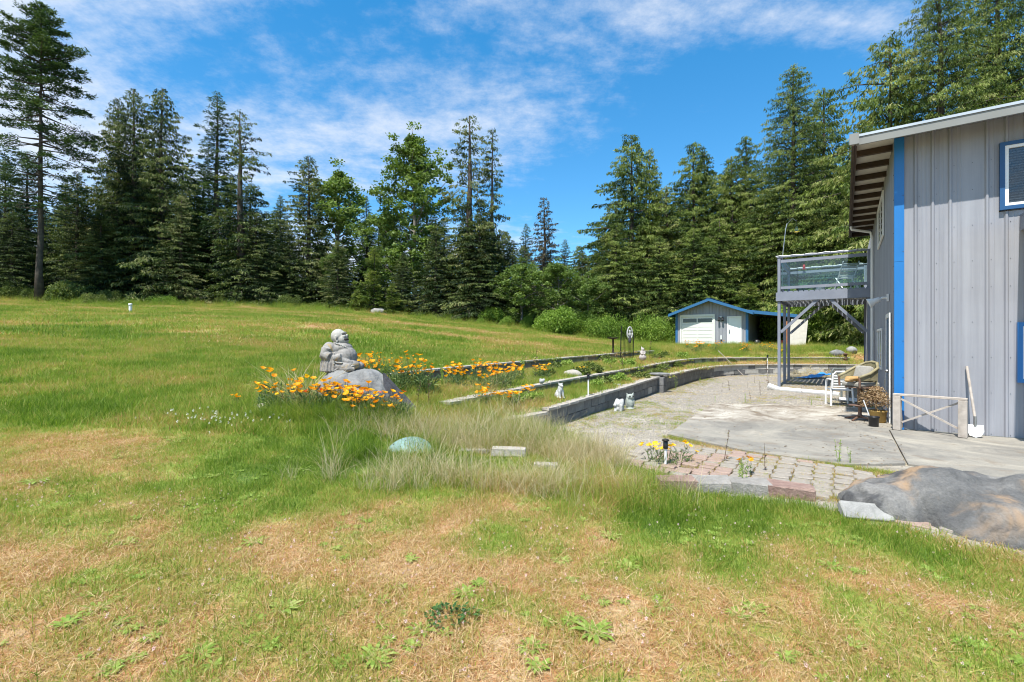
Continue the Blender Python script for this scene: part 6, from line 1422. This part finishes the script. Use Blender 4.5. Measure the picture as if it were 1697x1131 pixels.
MT['poppyleaf'] = tone_leaf('poppy_foliage', [(0,(.06,.11,.045)),(.6,(.12,.19,.07)),(1,(.22,.27,.09))], .3)
PM = []
for sd_ in range(7):
    r = np.random.RandomState(200+sd_); nh = [4,5,6,5,7,4,6][sd_]; hgt = r.uniform(.30, .44); hd_ = [(r.normal()*.10, r.normal()*.10, hgt*r.uniform(.75, 1.1)) for _ in range(nh)]; PM.append((hd_, plant_mesh(sd_, hgt, .16, hd_)))
def poppy(x, y, z, blo, label, group, s=1.0, nm='poppy_plant'):
    hd_, fm = random.choice(PM); o = empty(nm, (x, y, z-.02), random.uniform(0, 6.28), label, 'flower', group); o.scale = (s, s, s); link('foliage', fm, o)
    for h_ in hd_: link('blossom', random.choice(blo), o, h_, (random.uniform(-.5, .5), random.uniform(-.5, .5), random.uniform(0, 6)), (random.uniform(.8, 1.15)/s**.6,)*3)
def patch(n, px0, px1, Y0, Y1, blos, label, group, s0=.8, s1=1.1):
    for i in range(n):
        Y = random.uniform(Y0, Y1); x = at(random.uniform(px0, px1), Y)
        if not clear(np.array([x]), np.array([Y]))[0]: continue
        poppy(x, Y, H(x, Y), random.choice(blos), label, group, random.uniform(s0, s1))
MIXO = [BLO, BLO, BLO+BLY, BLO+BLY, BLO+BLO+BLR]
patch(19, 440, 575, 7.35, 7.95, MIXO, 'orange poppy plant in the clump left of the stone figure', 'poppies left of the stone figure', .85, 1.7)
patch(12, 556, 668, 7.2, 7.65, MIXO, 'orange poppy plant in front of the grey boulder', 'poppies in front of the boulder', .9, 1.3)
patch(16, 596, 722, 8.9, 9.6, [BLS+BLO], 'small flowered orange plant behind the stone figure', 'dense orange flowers behind the boulder', 1.1, 1.55)
patch(12, 600, 722, 8.8, 9.8, [BLS], 'small flowered orange plant behind the stone figure', 'dense orange flowers behind the boulder', 1.1, 1.6)
patch(30, 735, 860, 9.6, 12.4, [BLO], 'orange poppy plant on the upper terrace', 'poppies on the upper terrace', .9, 1.25)
patch(10, 795, 880, 8.6, 9.6, [BLO], 'orange poppy plant on the lower terrace near the wall end', 'poppies on the lower terrace', .7, .9)
patch(3, 885, 905, 12.0, 12.6, [BLO], 'orange poppy plant beside the block wall caps', 'poppies by the wall caps', .8, 1.0)
patch(9, 1140, 1195, 25.6, 28, [BLO], 'orange poppy plant in long grass before the shed', 'poppies before the shed', 1.2, 1.6)
patch(6, 1232, 1280, 26, 28, [BLO], 'orange poppy plant left of the deck posts', 'poppies left of the deck posts', 1.1, 1.5)
patch(5, 1275, 1300, 25.8, 26.6, [BLY], 'yellow flowered plant beyond the far wall', 'yellow flowers beyond the far wall', .8, 1.0)
patch(2, 955, 968, 13.0, 13.6, [BLY], 'yellow flowered low plant on the terrace', 'yellow flowers on the terrace', .6, .7)
for px, Y, b_ in ((1085,6.3,BLY),(1108,6.15,BLY),(1128,6.3,BLY)): poppy(at(px, Y), Y, .0, b_, 'bright yellow poppy plant among the pavers', 'yellow poppies by the pavers', .85)
poppy(at(1235, 5.7), 5.7, .0, BLO, 'lone orange poppy on the paver path', None, .6); poppy(at(393, 8.0), 8.0, H(at(393, 8.0), 8.0), BLO, 'lone orange poppy at the far left of the flowers', None, .5)
solar((at(1103, 6.1), 6.1, .0), 'solar garden light standing among the yellow poppies', .24)
# strappy plant with bleached leaves left of the figure
o = empty('strappy_plant', (at(500, 8.0), 8.0, H(at(500, 8.0), 8.0)-.02), 0, 'strappy plant with long bleached dry leaves left of the statue', 'plant')
link('dry_leaves', tuft(301, 190, .34, .40, 1.05, .014, 1.6, MT['straw'], .35, 3), o); link('green_leaves', tuft(302, 150, .30, .25, .65, .014, 1.0, MT['weed'], .6, 3), o)
# upright weed stalks in the yard and by the pavers
def stalk_mesh(seed, hgt, leafy_):
    r = np.random.RandomState(seed); m = []; tt = []; Q = []
    for k in range(3 if leafy_ else 1):
        dx, dy = r.normal(size=2)*.04; a = np.array([dx*.2, dy*.2, 0]); b_ = np.array([dx, dy, hgt*r.uniform(.7, 1)])
        for s in (np.array([.004, 0, 0]), np.array([0, .004, 0])): Q.append([a-s, a+s, b_+s*.3, b_-s*.3]); tt.append(.3)
        n = 26; v = r.rand(n)**.8; P = a+(b_-a)*v[:, None]; d = np.stack([r.normal(size=n), r.normal(size=n), r.uniform(.2, 1, n)], 1); Q += list(diamonds(P, d, r.uniform(.02, .06, n)*(1.2-v*.6), r.uniform(.008, .016, n), r)); tt += list(r.rand(n))
    return quads_mesh('stem', np.array(Q), MT['weed'] if leafy_ else MT['stalk'], tt)
ST = [stalk_mesh(i, .42, False) for i in range(3)]; SG = [stalk_mesh(i+5, .45, True) for i in range(3)]
def stalk(px, py, hpx, green, z=0.0, lab=None, grp=None):
    Y = FPX*(EYE-z)/(py-565.5); o = empty('weed_stalk', (at(px, Y), Y, z), random.uniform(0, 6), lab or ('leafy upright weed growing in the gravel yard' if green else 'dark dry weed stalk standing in the gravel yard'), 'weed', grp or ('leafy weeds in the yard' if green else 'dry stalks in the yard')); s = hpx/FPX*Y/.42
    link('stem', random.choice(SG if green else ST), o, None, None, (s, s, s))
for px, py, h in ((1210,648,24),(1260,655,28),(1275,640,45),(1250,635,15),(1240,645,12),(1330,652,16),(1195,650,18),(1340,668,14),(1245,663,22)): stalk(px, py, h, False)
for px, py, h in ((1239,620,24),(1120,645,18),(1235,668,16),(1160,637,14),(1185,668,12),(1345,672,14),(1388,640,22)): stalk(px, py, h, True)
stalk(1197, 768, 62, False, 0, 'reddish dark weed stalk standing on the paver path', 'stalks on the paver path'); stalk(1268, 786, 60, False, 0, 'reddish dark weed stalk standing on the paver path', 'stalks on the paver path')
stalk(1232, 812, 50, True, 0, 'leafy weed clump growing out of the pavers', 'leafy weeds on the paver path'); stalk(1225, 806, 46, True, 0, 'leafy weed clump growing out of the pavers', 'leafy weeds on the paver path'); stalk(1390, 770, 40, True, 0, 'tall leafy weed at the patio edge behind the boulder', 'weeds at the patio edge'); stalk(1410, 772, 30, True, 0, 'tall leafy weed at the patio edge behind the boulder', 'weeds at the patio edge')
for px, Y, hgt in ((866,12.4,.8),(887,12.2,.95),(1035,15.5,.9),(765,11.5,.7),(732,9.5,.7),(711,8.4,.7),(690,8.3,.6),(1010,15,.8),(1075,21,.9),(830,11.8,.6)):
    x = at(px, Y); o = empty('weed_stalk', (x, Y, H(x, Y)), random.uniform(0, 6), 'tall dark weed stalk rising from the terraces', 'weed', 'tall weed stalks on the terraces'); link('stem', random.choice(ST+SG), o, None, None, (hgt/.42,)*3)
# leafy low shrubs on the terraces
LB = [bushm(40+i, .30, .28, MT['dark_shrub'] if i else MT['weed'], 1100, .05, 9) for i in range(2)]
for px, Y, s in ((870,9.3,.9),(960,13.4,1.0),(980,14.2,1.1),(1075,13.9,.9),(1100,17.8,1.2),(1052,16.2,1.2),(920,15.5,1.1),(1000,20.5,1.2),(1130,22.5,1.2),(1100,24.5,1.2),(1210,24.3,1.0),(945,9.9,.7),(988,11.0,.7),(885,9.6,.8),(945,12.4,.8),(905,12.8,1.1),(1000,12.6,1.0),(1025,13.5,1.1),(1060,14.5,1.0),(1085,15.8,1.0),(1040,17,1.1),(1010,18,1.0),(975,16,.9),(1120,20,1.1),(1160,23.5,1.2),(1185,24.2,1.1),(1090,22,1.1),(1290,24.2,.7),(940,17,1.0),(990,12.1,.8),(1140,18.2,.8)):
    x = at(px, Y)
    if not clear(np.array([x]), np.array([Y]))[0]: continue
    o = empty('low_plant', (x, Y, H(x, Y)-.02), random.uniform(0, 6), 'low leafy green plant growing on the terraces', 'plant', 'low leafy plants on the terraces'); o.scale = (s, s, s); a, b_ = LB[random.randint(0, 1)]; link('stems', a, o); link('foliage', b_, o)
